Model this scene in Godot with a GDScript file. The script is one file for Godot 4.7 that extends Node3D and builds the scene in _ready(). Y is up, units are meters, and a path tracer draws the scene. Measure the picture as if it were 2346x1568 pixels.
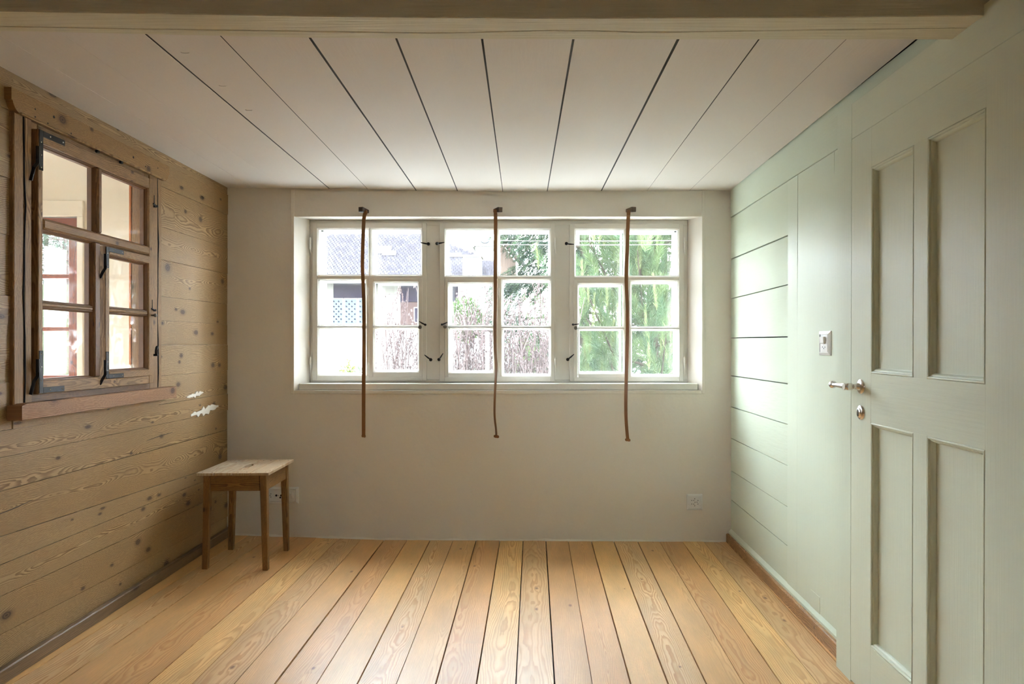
extends Node3D
# A low timber-and-plaster room in an old farmhouse, one-point perspective towards three casement windows.
# Units are metres; the camera stands at (0, EYE, 0) and looks along -z. The window wall is 3.8 m away.

const F := 1564.0          # focal length in pixels of the 2346 x 1568 frame
const EYE := 1.08
const BACK := 3.8          # distance of the window wall
const LEFT := -1.65        # plane of the plank wall

var M := {}                # materials
var used := {}             # node names taken so far
var rng := RandomNumberGenerator.new()
var RW := Transform3D()    # frame of the green wall: x towards the camera, y up, z into the room


class Shape:
	var p := PackedVector3Array()
	var n := PackedVector3Array()
	var t := PackedVector2Array()
	var warp = null

	func tri(a: Vector3, b: Vector3, c: Vector3, na: Vector3, nb: Vector3, nc: Vector3, ta: Vector2, tb: Vector2, tc: Vector2) -> void:
		if (c - a).cross(b - a).dot(na + nb + nc) < 0.0:
			p.append_array([a, c, b]); n.append_array([na, nc, nb]); t.append_array([ta, tc, tb])
		else:
			p.append_array([a, b, c]); n.append_array([na, nb, nc]); t.append_array([ta, tb, tc])

	func face(q: Array, uv: Array, out: Vector3) -> void:
		var v := Vector3.ZERO
		for i in q.size():
			var a: Vector3 = q[i]
			var b: Vector3 = q[(i + 1) % q.size()]
			v += a.cross(b)
		if v.length() < 1e-12:
			return
		v = v.normalized()
		if v.dot(out) < 0.0:
			v = -v
		for i in range(1, q.size() - 1):
			tri(q[0], q[i], q[i + 1], v, v, v, uv[0], uv[i], uv[i + 1])

	# wood: [strips in the atlas, strip, u0, length in metres, width in metres, v0, axis (-1: the longest)]
	func box(c: Vector3, s: Vector3, bev := 0.0015, b := Basis(), wood := []) -> void:
		var h := s * 0.5
		bev = minf(bev, 0.45 * minf(s.x, minf(s.y, s.z)))
		var ax: int = s.max_axis_index()
		if wood.size() > 6 and int(wood[6]) >= 0:
			ax = int(wood[6])
		for k in 3:
			var i := (k + 1) % 3
			var j := (k + 2) % 3
			for sg: float in [-1.0, 1.0]:
				var q := []
				for w: Vector2 in [Vector2(-1, -1), Vector2(1, -1), Vector2(1, 1), Vector2(-1, 1)]:
					var v := Vector3.ZERO
					v[k] = sg * h[k]
					v[i] = w.x * (h[i] - bev)
					v[j] = w.y * (h[j] - bev)
					q.append(v)
				emit(q, k, ax, c, h, b, wood)
			if bev <= 0.0:
				continue
			for s1: float in [-1.0, 1.0]:
				for s2: float in [-1.0, 1.0]:
					var q := []
					for w: Vector2 in [Vector2(0, -1), Vector2(0, 1), Vector2(1, 1), Vector2(1, -1)]:
						var v := Vector3.ZERO
						v[k] = s1 * (h[k] - bev * w.x)
						v[i] = s2 * (h[i] - bev * (1.0 - w.x))
						v[j] = w.y * (h[j] - bev)
						q.append(v)
					emit(q, k if k != ax else i, ax, c, h, b, wood)
		if bev > 0.0:
			for sx: float in [-1.0, 1.0]:
				for sy: float in [-1.0, 1.0]:
					for sz: float in [-1.0, 1.0]:
						emit([Vector3(sx * h.x, sy * (h.y - bev), sz * (h.z - bev)), Vector3(sx * (h.x - bev), sy * h.y, sz * (h.z - bev)), Vector3(sx * (h.x - bev), sy * (h.y - bev), sz * h.z)], 0 if ax != 0 else 1, ax, c, h, b, wood)

	func emit(q: Array, k: int, ax: int, c: Vector3, h: Vector3, b: Basis, wood: Array) -> void:
		var mid := Vector3.ZERO
		var pts := []
		var uv := []
		for v: Vector3 in q:
			mid += v / q.size()
			var across := 3 - ax - k if k != ax else (ax + 1) % 3
			if wood.is_empty():
				uv.append(Vector2(v[ax], v[across]))
			elif k == ax:
				uv.append(Vector2(wood[2] + (v[(ax + 2) % 3] + h[(ax + 2) % 3]) * 0.08 / wood[3], (wood[1] + clampf(wood[5] + (v[across] + h[across]) / wood[4], 0.01, 0.99)) / wood[0]))
			else:
				uv.append(Vector2(wood[2] + (v[ax] + h[ax]) / wood[3], (wood[1] + clampf(wood[5] + (v[across] + h[across]) / wood[4], 0.01, 0.99)) / wood[0]))
			var w: Vector3 = c + b * v
			pts.append(warp.call(w) if warp != null else w)
		var centre: Vector3 = warp.call(c) if warp != null else c
		var out := Vector3.ZERO
		for w: Vector3 in pts:
			out += (w - centre) / pts.size()
		var face_n := Vector3.ZERO
		for i in pts.size():
			face_n += (pts[i] as Vector3).cross(pts[(i + 1) % pts.size()])
		var guess := b * mid
		guess = b * Vector3(signf(mid.x) if absf(absf(mid.x) - h.x) < 0.25 * h.x else 0.0, signf(mid.y) if absf(absf(mid.y) - h.y) < 0.25 * h.y else 0.0, signf(mid.z) if absf(absf(mid.z) - h.z) < 0.25 * h.z else 0.0)
		face(pts, uv, guess if guess.length() > 0.1 else out)

	# a polygon in the xy plane of xf, drawn out along its z by depth; wood runs along x (0), y (1) or z (2)
	func prism(poly: PackedVector2Array, xf: Transform3D, depth: float, wood := [], along := 0) -> void:
		var lo := poly[0]
		var hi := poly[0]
		for v in poly:
			lo = lo.min(v)
			hi = hi.max(v)
		var uv := func(v: Vector3) -> Vector2:
			var a := v.x - lo.x if along == 0 else v.y - lo.y if along == 1 else v.z
			var w := v.y - lo.y if along == 0 else v.x - lo.x if along == 1 else v.x - lo.x + (v.y - lo.y)
			if wood.is_empty():
				return Vector2(a, w)
			return Vector2(wood[2] + a / wood[3], (wood[1] + clampf(wood[5] + w / wood[4], 0.01, 0.99)) / wood[0])
		var idx := Geometry2D.triangulate_polygon(poly)
		for z: float in [0.0, depth]:
			var out := xf.basis * Vector3(0, 0, 1.0 if z == depth else -1.0) * (1.0 if depth > 0 else -1.0)
			for i in range(0, idx.size(), 3):
				var q := []
				var u := []
				for k in 3:
					var v := Vector3(poly[idx[i + k]].x, poly[idx[i + k]].y, z)
					q.append(put(xf * v))
					u.append(uv.call(v))
				face(q, u, out)
		var cw := Geometry2D.is_polygon_clockwise(poly)
		for i in poly.size():
			var a := poly[i]
			var b := poly[(i + 1) % poly.size()]
			var o := Vector2(b.y - a.y, a.x - b.x) * (1.0 if not cw else -1.0)
			var q := []
			var u := []
			for v: Vector3 in [Vector3(a.x, a.y, 0), Vector3(b.x, b.y, 0), Vector3(b.x, b.y, depth), Vector3(a.x, a.y, depth)]:
				q.append(put(xf * v))
				u.append(uv.call(v))
			face(q, u, xf.basis * Vector3(o.x, o.y, 0))

	func put(v: Vector3) -> Vector3:
		return warp.call(v) if warp != null else v

	# a mitred frame round the rectangle r of the xy plane of xf; profile points are (distance inwards, height along z)
	func ring(r: Rect2, profile: Array, xf: Transform3D, closed := true) -> void:
		var mid := Vector2.ZERO
		for v: Vector2 in profile:
			mid += v / profile.size()
		var corners := func(v: Vector2) -> Array:
			return [Vector3(r.position.x + v.x, r.position.y + v.x, v.y), Vector3(r.end.x - v.x, r.position.y + v.x, v.y), Vector3(r.end.x - v.x, r.end.y - v.x, v.y), Vector3(r.position.x + v.x, r.end.y - v.x, v.y)]
		var inward := [Vector3(0, 1, 0), Vector3(-1, 0, 0), Vector3(0, -1, 0), Vector3(1, 0, 0)]
		for i in profile.size() - (0 if closed else 1):
			var a: Vector2 = profile[i]
			var b: Vector2 = profile[(i + 1) % profile.size()]
			var ca: Array = corners.call(a)
			var cb: Array = corners.call(b)
			for k in 4:
				var m := (k + 1) % 4
				var o := (a + b) * 0.5 - mid
				var out: Vector3 = Vector3(0, 0, o.y) + inward[k] * o.x if closed else Vector3(0, 0, 1) + inward[k] * 0.3
				face([xf * ca[k], xf * ca[m], xf * cb[m], xf * cb[k]], [Vector2(0, 0), Vector2(1, 0), Vector2(1, 1), Vector2(0, 1)], xf.basis * out)

	# turned about the y axis of xf; profile points are (radius, height)
	func lathe(profile: Array, xf: Transform3D, seg := 20) -> void:
		var nr := []
		for i in profile.size() - 1:
			var d: Vector2 = profile[i + 1] - profile[i]
			nr.append(Vector2(d.y, -d.x).normalized())
		for i in profile.size() - 1:
			var a: Vector2 = profile[i]
			var b: Vector2 = profile[i + 1]
			var na: Vector2 = nr[i]
			var nb: Vector2 = nr[i]
			if i > 0 and nr[i].dot(nr[i - 1]) > 0.5:
				na = (nr[i] + nr[i - 1]).normalized()
			if i < nr.size() - 1 and nr[i].dot(nr[i + 1]) > 0.5:
				nb = (nr[i] + nr[i + 1]).normalized()
			for k in seg:
				var c0 := Vector2.from_angle(TAU * k / seg)
				var c1 := Vector2.from_angle(TAU * (k + 1) / seg)
				var v := func(q: Vector2, c: Vector2) -> Vector3: return xf * Vector3(q.x * c.x, q.y, q.x * c.y)
				var w := func(q: Vector2, c: Vector2) -> Vector3: return (xf.basis * Vector3(q.x * c.x, q.y, q.x * c.y)).normalized()
				var t0 := Vector2(float(k) / seg, 0)
				if b.x > 1e-6:
					tri(v.call(a, c0), v.call(b, c0), v.call(b, c1), w.call(na, c0), w.call(nb, c0), w.call(nb, c1), t0, t0, t0)
				if a.x > 1e-6:
					tri(v.call(a, c0), v.call(b, c1), v.call(a, c1), w.call(na, c0), w.call(nb, c1), w.call(na, c1), t0, t0, t0)

	func tube(path: Array, radii: Array, seg := 8) -> void:
		var side := Vector3.ZERO
		var rings := []
		var norms := []
		for i in path.size():
			var d: Vector3 = (path[mini(i + 1, path.size() - 1)] - path[maxi(i - 1, 0)]).normalized()
			if side == Vector3.ZERO:
				side = d.cross(Vector3.UP if absf(d.y) < 0.9 else Vector3.RIGHT).normalized()
			side = (side - d * side.dot(d)).normalized()
			var up := d.cross(side)
			var r := []
			var m := []
			for k in seg:
				var w := side * cos(TAU * k / seg) + up * sin(TAU * k / seg)
				m.append(w)
				r.append(path[i] + w * float(radii[mini(i, radii.size() - 1)]))
			rings.append(r)
			norms.append(m)
		var z := Vector2.ZERO
		for i in path.size() - 1:
			for k in seg:
				var m := (k + 1) % seg
				tri(rings[i][k], rings[i + 1][k], rings[i + 1][m], norms[i][k], norms[i + 1][k], norms[i + 1][m], z, z, z)
				tri(rings[i][k], rings[i + 1][m], rings[i][m], norms[i][k], norms[i + 1][m], norms[i][m], z, z, z)
		for e: int in [0, path.size() - 1]:
			var uv := []
			for k in seg:
				uv.append(z)
			face(rings[e], uv, (path[e] - path[1 if e == 0 else e - 1]))

	# a rectangular section swept along a path; each turn is the angle of the wide side about the path
	func band(path: Array, wide: float, thick: float, turns: Array) -> void:
		var rings := []
		for i in path.size():
			var d: Vector3 = (path[mini(i + 1, path.size() - 1)] - path[maxi(i - 1, 0)]).normalized()
			var side := (Vector3.RIGHT - d * d.x).normalized().rotated(d, turns[i])
			var up := d.cross(side)
			rings.append([path[i] - side * wide / 2 - up * thick / 2, path[i] + side * wide / 2 - up * thick / 2, path[i] + side * wide / 2 + up * thick / 2, path[i] - side * wide / 2 + up * thick / 2])
		var uv := [Vector2.ZERO, Vector2.RIGHT, Vector2.ONE, Vector2.DOWN]
		for i in path.size() - 1:
			for k in 4:
				var m := (k + 1) % 4
				var mid: Vector3 = (path[i] + path[i + 1]) / 2
				face([rings[i][k], rings[i][m], rings[i + 1][m], rings[i + 1][k]], uv, (rings[i][k] + rings[i][m] + rings[i + 1][m] + rings[i + 1][k]) / 4 - mid)
		face(rings[0], uv, path[0] - path[1])
		face(rings[-1], uv, path[-1] - path[-2])

	# a mesh of points n wide: rows of equal length
	func sheet(rows: Array, out: Vector3) -> void:
		for i in rows.size() - 1:
			for k in rows[i].size() - 1:
				face([rows[i][k], rows[i][k + 1], rows[i + 1][k + 1], rows[i + 1][k]], [Vector2(k, i), Vector2(k + 1, i), Vector2(k + 1, i + 1), Vector2(k, i + 1)], out)

	func mesh() -> ArrayMesh:
		var a := []
		a.resize(Mesh.ARRAY_MAX)
		a[Mesh.ARRAY_VERTEX] = p
		a[Mesh.ARRAY_NORMAL] = n
		a[Mesh.ARRAY_TEX_UV] = t
		var m := ArrayMesh.new()
		m.add_surface_from_arrays(Mesh.PRIMITIVE_TRIANGLES, a)
		return m


func at(px: float, py: float, d: float) -> Vector3:
	return Vector3((px - 1201.0) * d / F, EYE - (py - 793.0) * d / F, -d)


func lin(r: float, g: float, b: float) -> Color:
	return Color(r, g, b).linear_to_srgb()


func rgb(r: int, g: int, b: int) -> Color:
	return Color8(r, g, b)


func name_for(called: String, parent: Node) -> String:
	var key := str(parent.get_instance_id()) + called
	if not used.has(key):
		used[key] = 0
		return called
	used[key] += 1
	return "%s_%03d" % [called, used[key]]


func node(called: String, parent: Node = self, at_: Vector3 = Vector3.ZERO) -> Node3D:
	var o := Node3D.new()
	o.name = name_for(called, parent)
	o.position = at_
	parent.add_child(o, true)
	return o


func put(called: String, s: Shape, m: Material, parent: Node = self) -> MeshInstance3D:
	return put_mesh(called, s.mesh(), m, parent)


func put_mesh(called: String, me: Mesh, m: Material, parent: Node = self) -> MeshInstance3D:
	var o := MeshInstance3D.new()
	o.name = name_for(called, parent)
	o.mesh = me
	o.material_override = m
	parent.add_child(o, true)
	return o


func tag(o: Node, label: String, category := "", group := "", kind := "") -> Node:
	o.set_meta("label", label)
	if category:
		o.set_meta("category", category)
	if group:
		o.set_meta("group", group)
	if kind:
		o.set_meta("kind", kind)
	return o


func many(called: String, me: Mesh, m: Material, places: Array, parent: Node, colors := []) -> MultiMeshInstance3D:
	var mm := MultiMesh.new()
	mm.transform_format = MultiMesh.TRANSFORM_3D
	mm.use_colors = not colors.is_empty()
	mm.mesh = me
	mm.instance_count = places.size()
	for i in places.size():
		mm.set_instance_transform(i, places[i])
		if colors:
			mm.set_instance_color(i, colors[i])
	var o := MultiMeshInstance3D.new()
	o.name = name_for(called, parent)
	o.multimesh = mm
	o.material_override = m
	o.set_meta("kind", "stuff")
	parent.add_child(o, true)
	return o


# ---------------------------------------------------------------- materials

func mat(c: Color, rough := 0.6, spec := 0.5) -> StandardMaterial3D:
	var m := StandardMaterial3D.new()
	m.albedo_color = c
	m.roughness = rough
	m.metallic_specular = spec
	return m


func grain(c: Color, rough: float, scale: Vector3, depth: float, tex: Texture2D) -> StandardMaterial3D:
	var m := mat(c, rough)
	m.uv1_triplanar = true
	m.uv1_scale = scale
	m.heightmap_enabled = true
	m.heightmap_texture = tex
	m.heightmap_scale = depth
	return m


func noise_tex(freq: float, oct: int, sd: int, size := 512) -> NoiseTexture2D:
	var f := FastNoiseLite.new()
	f.seed = sd
	f.frequency = freq
	f.fractal_octaves = oct
	var t := NoiseTexture2D.new()
	t.width = size
	t.height = size
	t.seamless = true
	t.noise = f
	return t


# The pattern of boards sawn from a log: rings round a wandering pith, knots that push the rings aside, fine fibres.
# Each strip of the atlas is one board; strips are computed side by side on the worker threads.
func wood_atlas(n: int, w: int, h: int, long: float, wide: float, sd: int, o: Dictionary) -> ImageTexture:
	var strips := []
	strips.resize(n)
	var lock := Mutex.new()
	var one := func(k: int) -> void:
		var b := wood_strip(w, h, long, wide, sd * 100 + k, o)
		lock.lock()
		strips[k] = b
		lock.unlock()
	var id := WorkerThreadPool.add_group_task(one, n)
	WorkerThreadPool.wait_for_group_task_completion(id)
	var all := PackedByteArray()
	for k in n:
		all.append_array(strips[k])
	return ImageTexture.create_from_image(Image.create_from_data(w, h * n, false, Image.FORMAT_RGB8, all))


func wood_strip(w: int, h: int, long: float, wide: float, sd: int, o: Dictionary) -> PackedByteArray:
	var r := RandomNumberGenerator.new()
	r.seed = sd
	var slow := FastNoiseLite.new()
	slow.seed = sd
	slow.frequency = 1.0
	slow.fractal_octaves = 3
	var fibre := FastNoiseLite.new()
	fibre.seed = sd + 7
	fibre.frequency = 1.0
	fibre.fractal_octaves = 2
	var flat: bool = r.randf() < float(o.flat)
	var pith := r.randf_range(-0.25, 0.25) * wide if flat else (r.randf_range(0.5, 1.1) * wide * (1.0 if r.randf() < 0.5 else -1.0))
	var deep := r.randf_range(0.02, 0.05) if flat else r.randf_range(0.005, 0.03)
	var lean := r.randf_range(-0.02, 0.02)
	var ring: float = o.ring * r.randf_range(0.8, 1.25)
	var early: Color = o.early
	var late: Color = o.late
	var tone := r.randf_range(-1.0, 1.0)
	early = early.lerp(o.early2, 0.5 + 0.5 * tone)
	late = late.lerp(o.late2, 0.5 + 0.5 * r.randf_range(-1.0, 1.0))
	var knot_c: Color = o.knot
	var knots := []
	var count := int(round(float(o.knots) * long * r.randf_range(0.5, 1.5)))
	for i in count:
		knots.append([r.randf() * long, r.randf_range(-0.42, 0.42) * wide, r.randf_range(0.3, 1.0) * float(o.knot_r), r.randf_range(0.7, 1.5)])
	var cx := PackedFloat32Array()
	var dx := PackedFloat32Array()
	cx.resize(w)
	dx.resize(w)
	for x in w:
		var l := long * x / w
		cx[x] = pith + float(o.wander) * slow.get_noise_2d(l * 1.1, 3.7)
		dx[x] = deep + lean * l + float(o.wave) * slow.get_noise_2d(l * 1.6, 91.3) + 0.002 * slow.get_noise_2d(l * 9.0, 13.3)
	var out := PackedByteArray()
	out.resize(w * h * 3)
	var at_ := 0
	for y in h:
		var wy := (float(y) / h - 0.5) * wide
		var near_all := []
		for x in w:
			var l := long * x / w
			var a := wy - cx[x]
			var d := dx[x]
			var rr := sqrt(a * a + d * d)
			var dark := 0.0
			for kn: Array in knots:
				var kx: float = l - kn[0]
				if absf(kx) > 0.16:
					continue
				var ky: float = wy - kn[1]
				var kr: float = kn[2]
				var q := kx * kx / 5.0 + ky * ky
				rr += 0.9 * kr * exp(-q / (kr * kr * 2.2)) * (1.0 if a > 0 else -1.0)
				var e := sqrt(kx * kx * 0.6 + ky * ky) / kr
				if e < 1.0:
					dark = maxf(dark, (1.0 - e * e * e) * (0.75 + 0.25 * sin(e * 15.0)))
				elif e < 1.5:
					dark = maxf(dark, 0.35 * (1.5 - e))
			rr += 0.0035 * ring / 0.006 * slow.get_noise_2d(l * 2.5, wy * 30.0)
			var ph := fposmod(rr / ring, 1.0)
			var lt := smoothstep(0.25, 0.88, ph) * (1.0 - smoothstep(0.93, 1.0, ph))
			var fb := fibre.get_noise_2d(l * 14.0, wy * 900.0)
			var cl := slow.get_noise_2d(l * 3.0 + 40.0, wy * 9.0)
			lt = clampf(lt * (0.85 + 0.5 * cl) + 0.1 * fb, 0.0, 1.0)
			var k := 1.0 + float(o.fibre) * fb + float(o.cloud) * cl
			var cr := lerpf(lerpf(early.r, late.r, lt) * k, knot_c.r, dark)
			var cg := lerpf(lerpf(early.g, late.g, lt) * k, knot_c.g, dark)
			var cb := lerpf(lerpf(early.b, late.b, lt) * k, knot_c.b, dark)
			out[at_] = clampi(int(cr * 255.0), 0, 255)
			out[at_ + 1] = clampi(int(cg * 255.0), 0, 255)
			out[at_ + 2] = clampi(int(cb * 255.0), 0, 255)
			at_ += 3
	return out


func wood_mat(tex: Texture2D, c: Color, rough: float, relief: float) -> StandardMaterial3D:
	var m := mat(c, rough)
	m.albedo_texture = tex
	if relief != 0.0:
		m.heightmap_enabled = true
		m.heightmap_texture = tex
		m.heightmap_scale = relief
	return m


func make_materials() -> void:
	var fine := noise_tex(0.02, 4, 11)
	var coarse := noise_tex(0.008, 3, 12)
	M.plaster = grain(lin(0.81, 0.76, 0.67), 0.7, Vector3(1.2, 1.2, 1.2), 0.10, fine)
	M.ceiling = grain(lin(0.76, 0.70, 0.63), 0.75, Vector3(6, 6, 0.6), 0.025, fine)
	M.beam = grain(lin(0.70, 0.65, 0.49), 0.6, Vector3(0.35, 7, 7), 0.09, fine)
	M.green_across = grain(lin(0.65, 0.705, 0.56), 0.62, Vector3(0.7, 6, 6), 0.04, fine)
	M.green = grain(lin(0.66, 0.715, 0.57), 0.40, Vector3(12, 0.4, 12), 0.02, fine)
	M.door = grain(lin(0.685, 0.72, 0.57), 0.40, Vector3(11, 0.35, 11), 0.02, fine)
	M.door_across = grain(lin(0.685, 0.72, 0.57), 0.40, Vector3(0.4, 9, 9), 0.025, fine)
	M.ceiling.metallic_specular = 0.3
	for k: String in ["green_across", "green", "door", "door_across"]:
		M[k].metallic_specular = 0.18 if k == "green_across" else 0.28
	M.paint = grain(lin(0.80, 0.77, 0.70), 0.4, Vector3(3, 3, 3), 0.03, fine)
	M.white = mat(lin(0.86, 0.87, 0.86), 0.5)
	M.cream = grain(lin(0.80, 0.73, 0.60), 0.8, Vector3(1, 1, 1), 0.15, coarse)
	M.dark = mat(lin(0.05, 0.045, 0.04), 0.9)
	var larch := wood_atlas(8, 2048, 112, 4.0, 0.135, 3, {"flat": 0.65, "ring": 0.0050, "early": rgb(230, 193, 134), "early2": rgb(212, 160, 98), "late": rgb(196, 138, 76), "late2": rgb(204, 156, 102), "knot": rgb(120, 74, 40), "knots": 1.1, "knot_r": 0.011, "wander": 0.03, "wave": 0.02, "fibre": 0.05, "cloud": 0.09})
	var pine := wood_atlas(12, 1024, 132, 2.2, 0.17, 5, {"flat": 0.7, "ring": 0.0048, "early": rgb(194, 168, 128), "early2": rgb(180, 150, 108), "late": rgb(116, 86, 50), "late2": rgb(130, 100, 62), "knot": rgb(66, 46, 34), "knots": 3.0, "knot_r": 0.024, "wander": 0.03, "wave": 0.032, "fibre": 0.08, "cloud": 0.1})
	var old := wood_atlas(6, 1024, 64, 2.2, 0.12, 9, {"flat": 0.3, "ring": 0.005, "early": rgb(166, 130, 86), "early2": rgb(150, 114, 74), "late": rgb(106, 75, 42), "late2": rgb(118, 86, 52), "knot": rgb(58, 38, 26), "knots": 1.6, "knot_r": 0.011, "wander": 0.03, "wave": 0.02, "fibre": 0.12, "cloud": 0.16})
	M.larch = []
	for c: Color in [Color(1, 1, 1), Color(0.97, 0.95, 0.94), Color(1.0, 0.97, 0.9), Color(0.95, 0.94, 0.95)]:
		var m := wood_mat(larch, c, 0.33, 0.02)
		m.roughness = 0.42
		m.metallic_specular = 0.6
		M.larch.append(m)
	M.pine = wood_mat(pine, Color(0.93, 0.90, 0.85), 0.5, -0.08)
	M.pine_head = wood_mat(pine, Color(0.92, 0.85, 0.72), 0.6, -0.05)
	M.old = wood_mat(old, Color(1, 1, 1), 0.55, 0.04)
	M.old_dark = wood_mat(old, Color(0.78, 0.72, 0.66), 0.5, 0.04)
	M.sill = wood_mat(pine, Color(0.96, 0.86, 0.86), 0.6, 0.04)
	M.reveal = wood_mat(larch, Color(0.92, 0.68, 0.36), 0.5, 0.02)
	M.brown = wood_mat(old, Color(0.95, 0.62, 0.42), 0.45, 0.03)
	M.stool = wood_mat(old, Color(0.90, 0.86, 0.72), 0.5, 0.0)
	M.stool_top = wood_mat(larch, Color(0.84, 0.93, 1.14), 0.5, 0.01)
	M.skirting = wood_mat(old, Color(1.15, 1.14, 1.15), 0.5, 0.02)
	M.base = wood_mat(old, Color(0.82, 0.86, 0.92), 0.5, 0.02)
	M.iron = mat(lin(0.028, 0.027, 0.028), 0.42)
	M.iron.metallic = 0.6
	M.iron_knob = mat(lin(0.20, 0.19, 0.17), 0.4)
	M.iron_knob.metallic = 0.7
	M.nickel = mat(lin(0.80, 0.77, 0.73), 0.24)
	M.nickel.metallic = 1.0
	M.leather = mat(lin(0.24, 0.105, 0.032), 0.5)
	M.peg = mat(lin(0.085, 0.06, 0.045), 0.6)
	M.plastic = mat(lin(0.82, 0.81, 0.78), 0.3)
	M.hole = mat(lin(0.012, 0.012, 0.012), 0.8)
	M.glass = mat(Color(1, 1, 1, 0.015), 0.0)
	M.glass.metallic_specular = 0.35
	M.glass.transparency = BaseMaterial3D.TRANSPARENCY_ALPHA
	M.old_glass = mat(Color(1, 1, 1, 0.015), 0.0)
	M.old_glass.metallic_specular = 0.28
	M.old_glass.transparency = BaseMaterial3D.TRANSPARENCY_ALPHA
	M.old_glass.heightmap_enabled = true
	M.old_glass.heightmap_texture = coarse
	M.old_glass.heightmap_scale = 0.04
	M.old_glass.uv1_triplanar = true
	M.old_glass.uv1_scale = Vector3(1.6, 1.6, 1.6)


# a random place in a wood atlas for a piece of this length
func pick(strips: int, long := 2.2, wide := 0.12, piece := 0.5, axis := -1) -> Array:
	return [strips, rng.randi_range(0, strips - 1), rng.randf() * maxf(0.0, 1.0 - piece / long), long, wide, rng.randf() * 0.35, axis]


# ---------------------------------------------------------------- room shell

func line(points: Array, x: float) -> float:
	for i in points.size() - 1:
		var a: Vector2 = points[i]
		var b: Vector2 = points[i + 1]
		if x <= b.x or i == points.size() - 2:
			return lerpf(a.y, b.y, (x - a.x) / (b.x - a.x))
	return 0.0


func floor_y(x: float, z: float) -> float:
	var s := lerpf(0.003, 0.011, clampf((x + 1.65) / 2.6, 0.0, 1.0))
	return line([Vector2(-1.7, 0.028), Vector2(-1.2, 0.014), Vector2(-0.78, 0.0), Vector2(1.2, -0.011)], x) - s * (z + BACK)


func ceiling_y(x: float) -> float:
	return line([Vector2(-1.7, 1.962), Vector2(-1.33, 1.958), Vector2(-0.88, 1.954), Vector2(-0.6, 1.945), Vector2(-0.12, 1.938), Vector2(0.43, 1.942), Vector2(1.2, 1.945)], x)


func build_floor() -> void:
	var root := node("floor")
	tag(root, "varnished larch plank floor with dark open joints", "", "", "structure")
	var back := [468.0, 517, 569, 621, 673.6, 725.8, 776.6, 827.9, 880.3, 933, 985.9, 1038.3, 1091, 1145.3, 1198.4, 1250.6, 1301.7, 1354.6, 1405.8, 1460.3, 1511, 1563.3, 1612, 1664, 1716]
	var front := [-130.0, -33, 64, 161, 258, 354, 449, 541.7, 631.6, 725.8, 818.6, 907.6, 998, 1091, 1181.8, 1271, 1358, 1446.7, 1533.6, 1622.3, 1709, 1796, 1883, 1972, 2061]
	var gaps := {8: 6.5, 4: 2.5, 10: 4.5, 12: 5.0, 13: 4.5, 14: 4.0, 15: 5.0, 17: 5.0, 18: 5.5, 19: 5.0, 22: 2.5, 11: 2.5, 9: 3.0, 21: 3.0, 3: 3.5}
	var far_z := -BACK - 0.02
	var near_z := 1.6
	var s := Shape.new()
	s.box(Vector3(-0.25, -0.09, (far_z + near_z) / 2), Vector3(3.2, 0.06, near_z - far_z), 0.0)
	put("subfloor", s, M.dark, root)
	var edge := func(i: int, z: float) -> float:
		var xb: float = (back[i] - 1201.0) * BACK / F
		var zn: float = (EYE + 0.012) * F / 775.0
		var xf: float = (front[i] - 1201.0) * zn / F
		return lerpf(xb, xf, (z + BACK) / (BACK - zn))
	for i in back.size() - 1:
		var g0: float = float(gaps.get(i, 2.4)) * 0.0005
		var g1: float = float(gaps.get(i + 1, 2.4)) * 0.0005
		var b := Shape.new()
		var lift := rng.randf_range(-0.0008, 0.0008)
		b.warp = func(v: Vector3) -> Vector3:
			var l: float = edge.call(i, v.z) + g0
			var r: float = edge.call(i + 1, v.z) - g1
			var x := lerpf(l, r, v.x + 0.5)
			return Vector3(x, floor_y(x, v.z) + v.y + lift, v.z)
		var w := [8, (i * 3 + 2) % 8, rng.randf() * 0.3, 4.0 * (1.35 if i % 2 else -1.35), 1.0, 0.0, 2]
		# drawn as a unit-wide board and bent to its two joints, in lengths so that the floor's slope is followed
		b.box(Vector3(0, -0.014, (far_z + near_z) / 2), Vector3(1, 0.028, near_z - far_z), 0.0011, Basis(), w)
		put("plank", b, M.larch[(i * 5 + 1) % 4 if i != 15 and i != 18 else 3], root)


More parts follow.
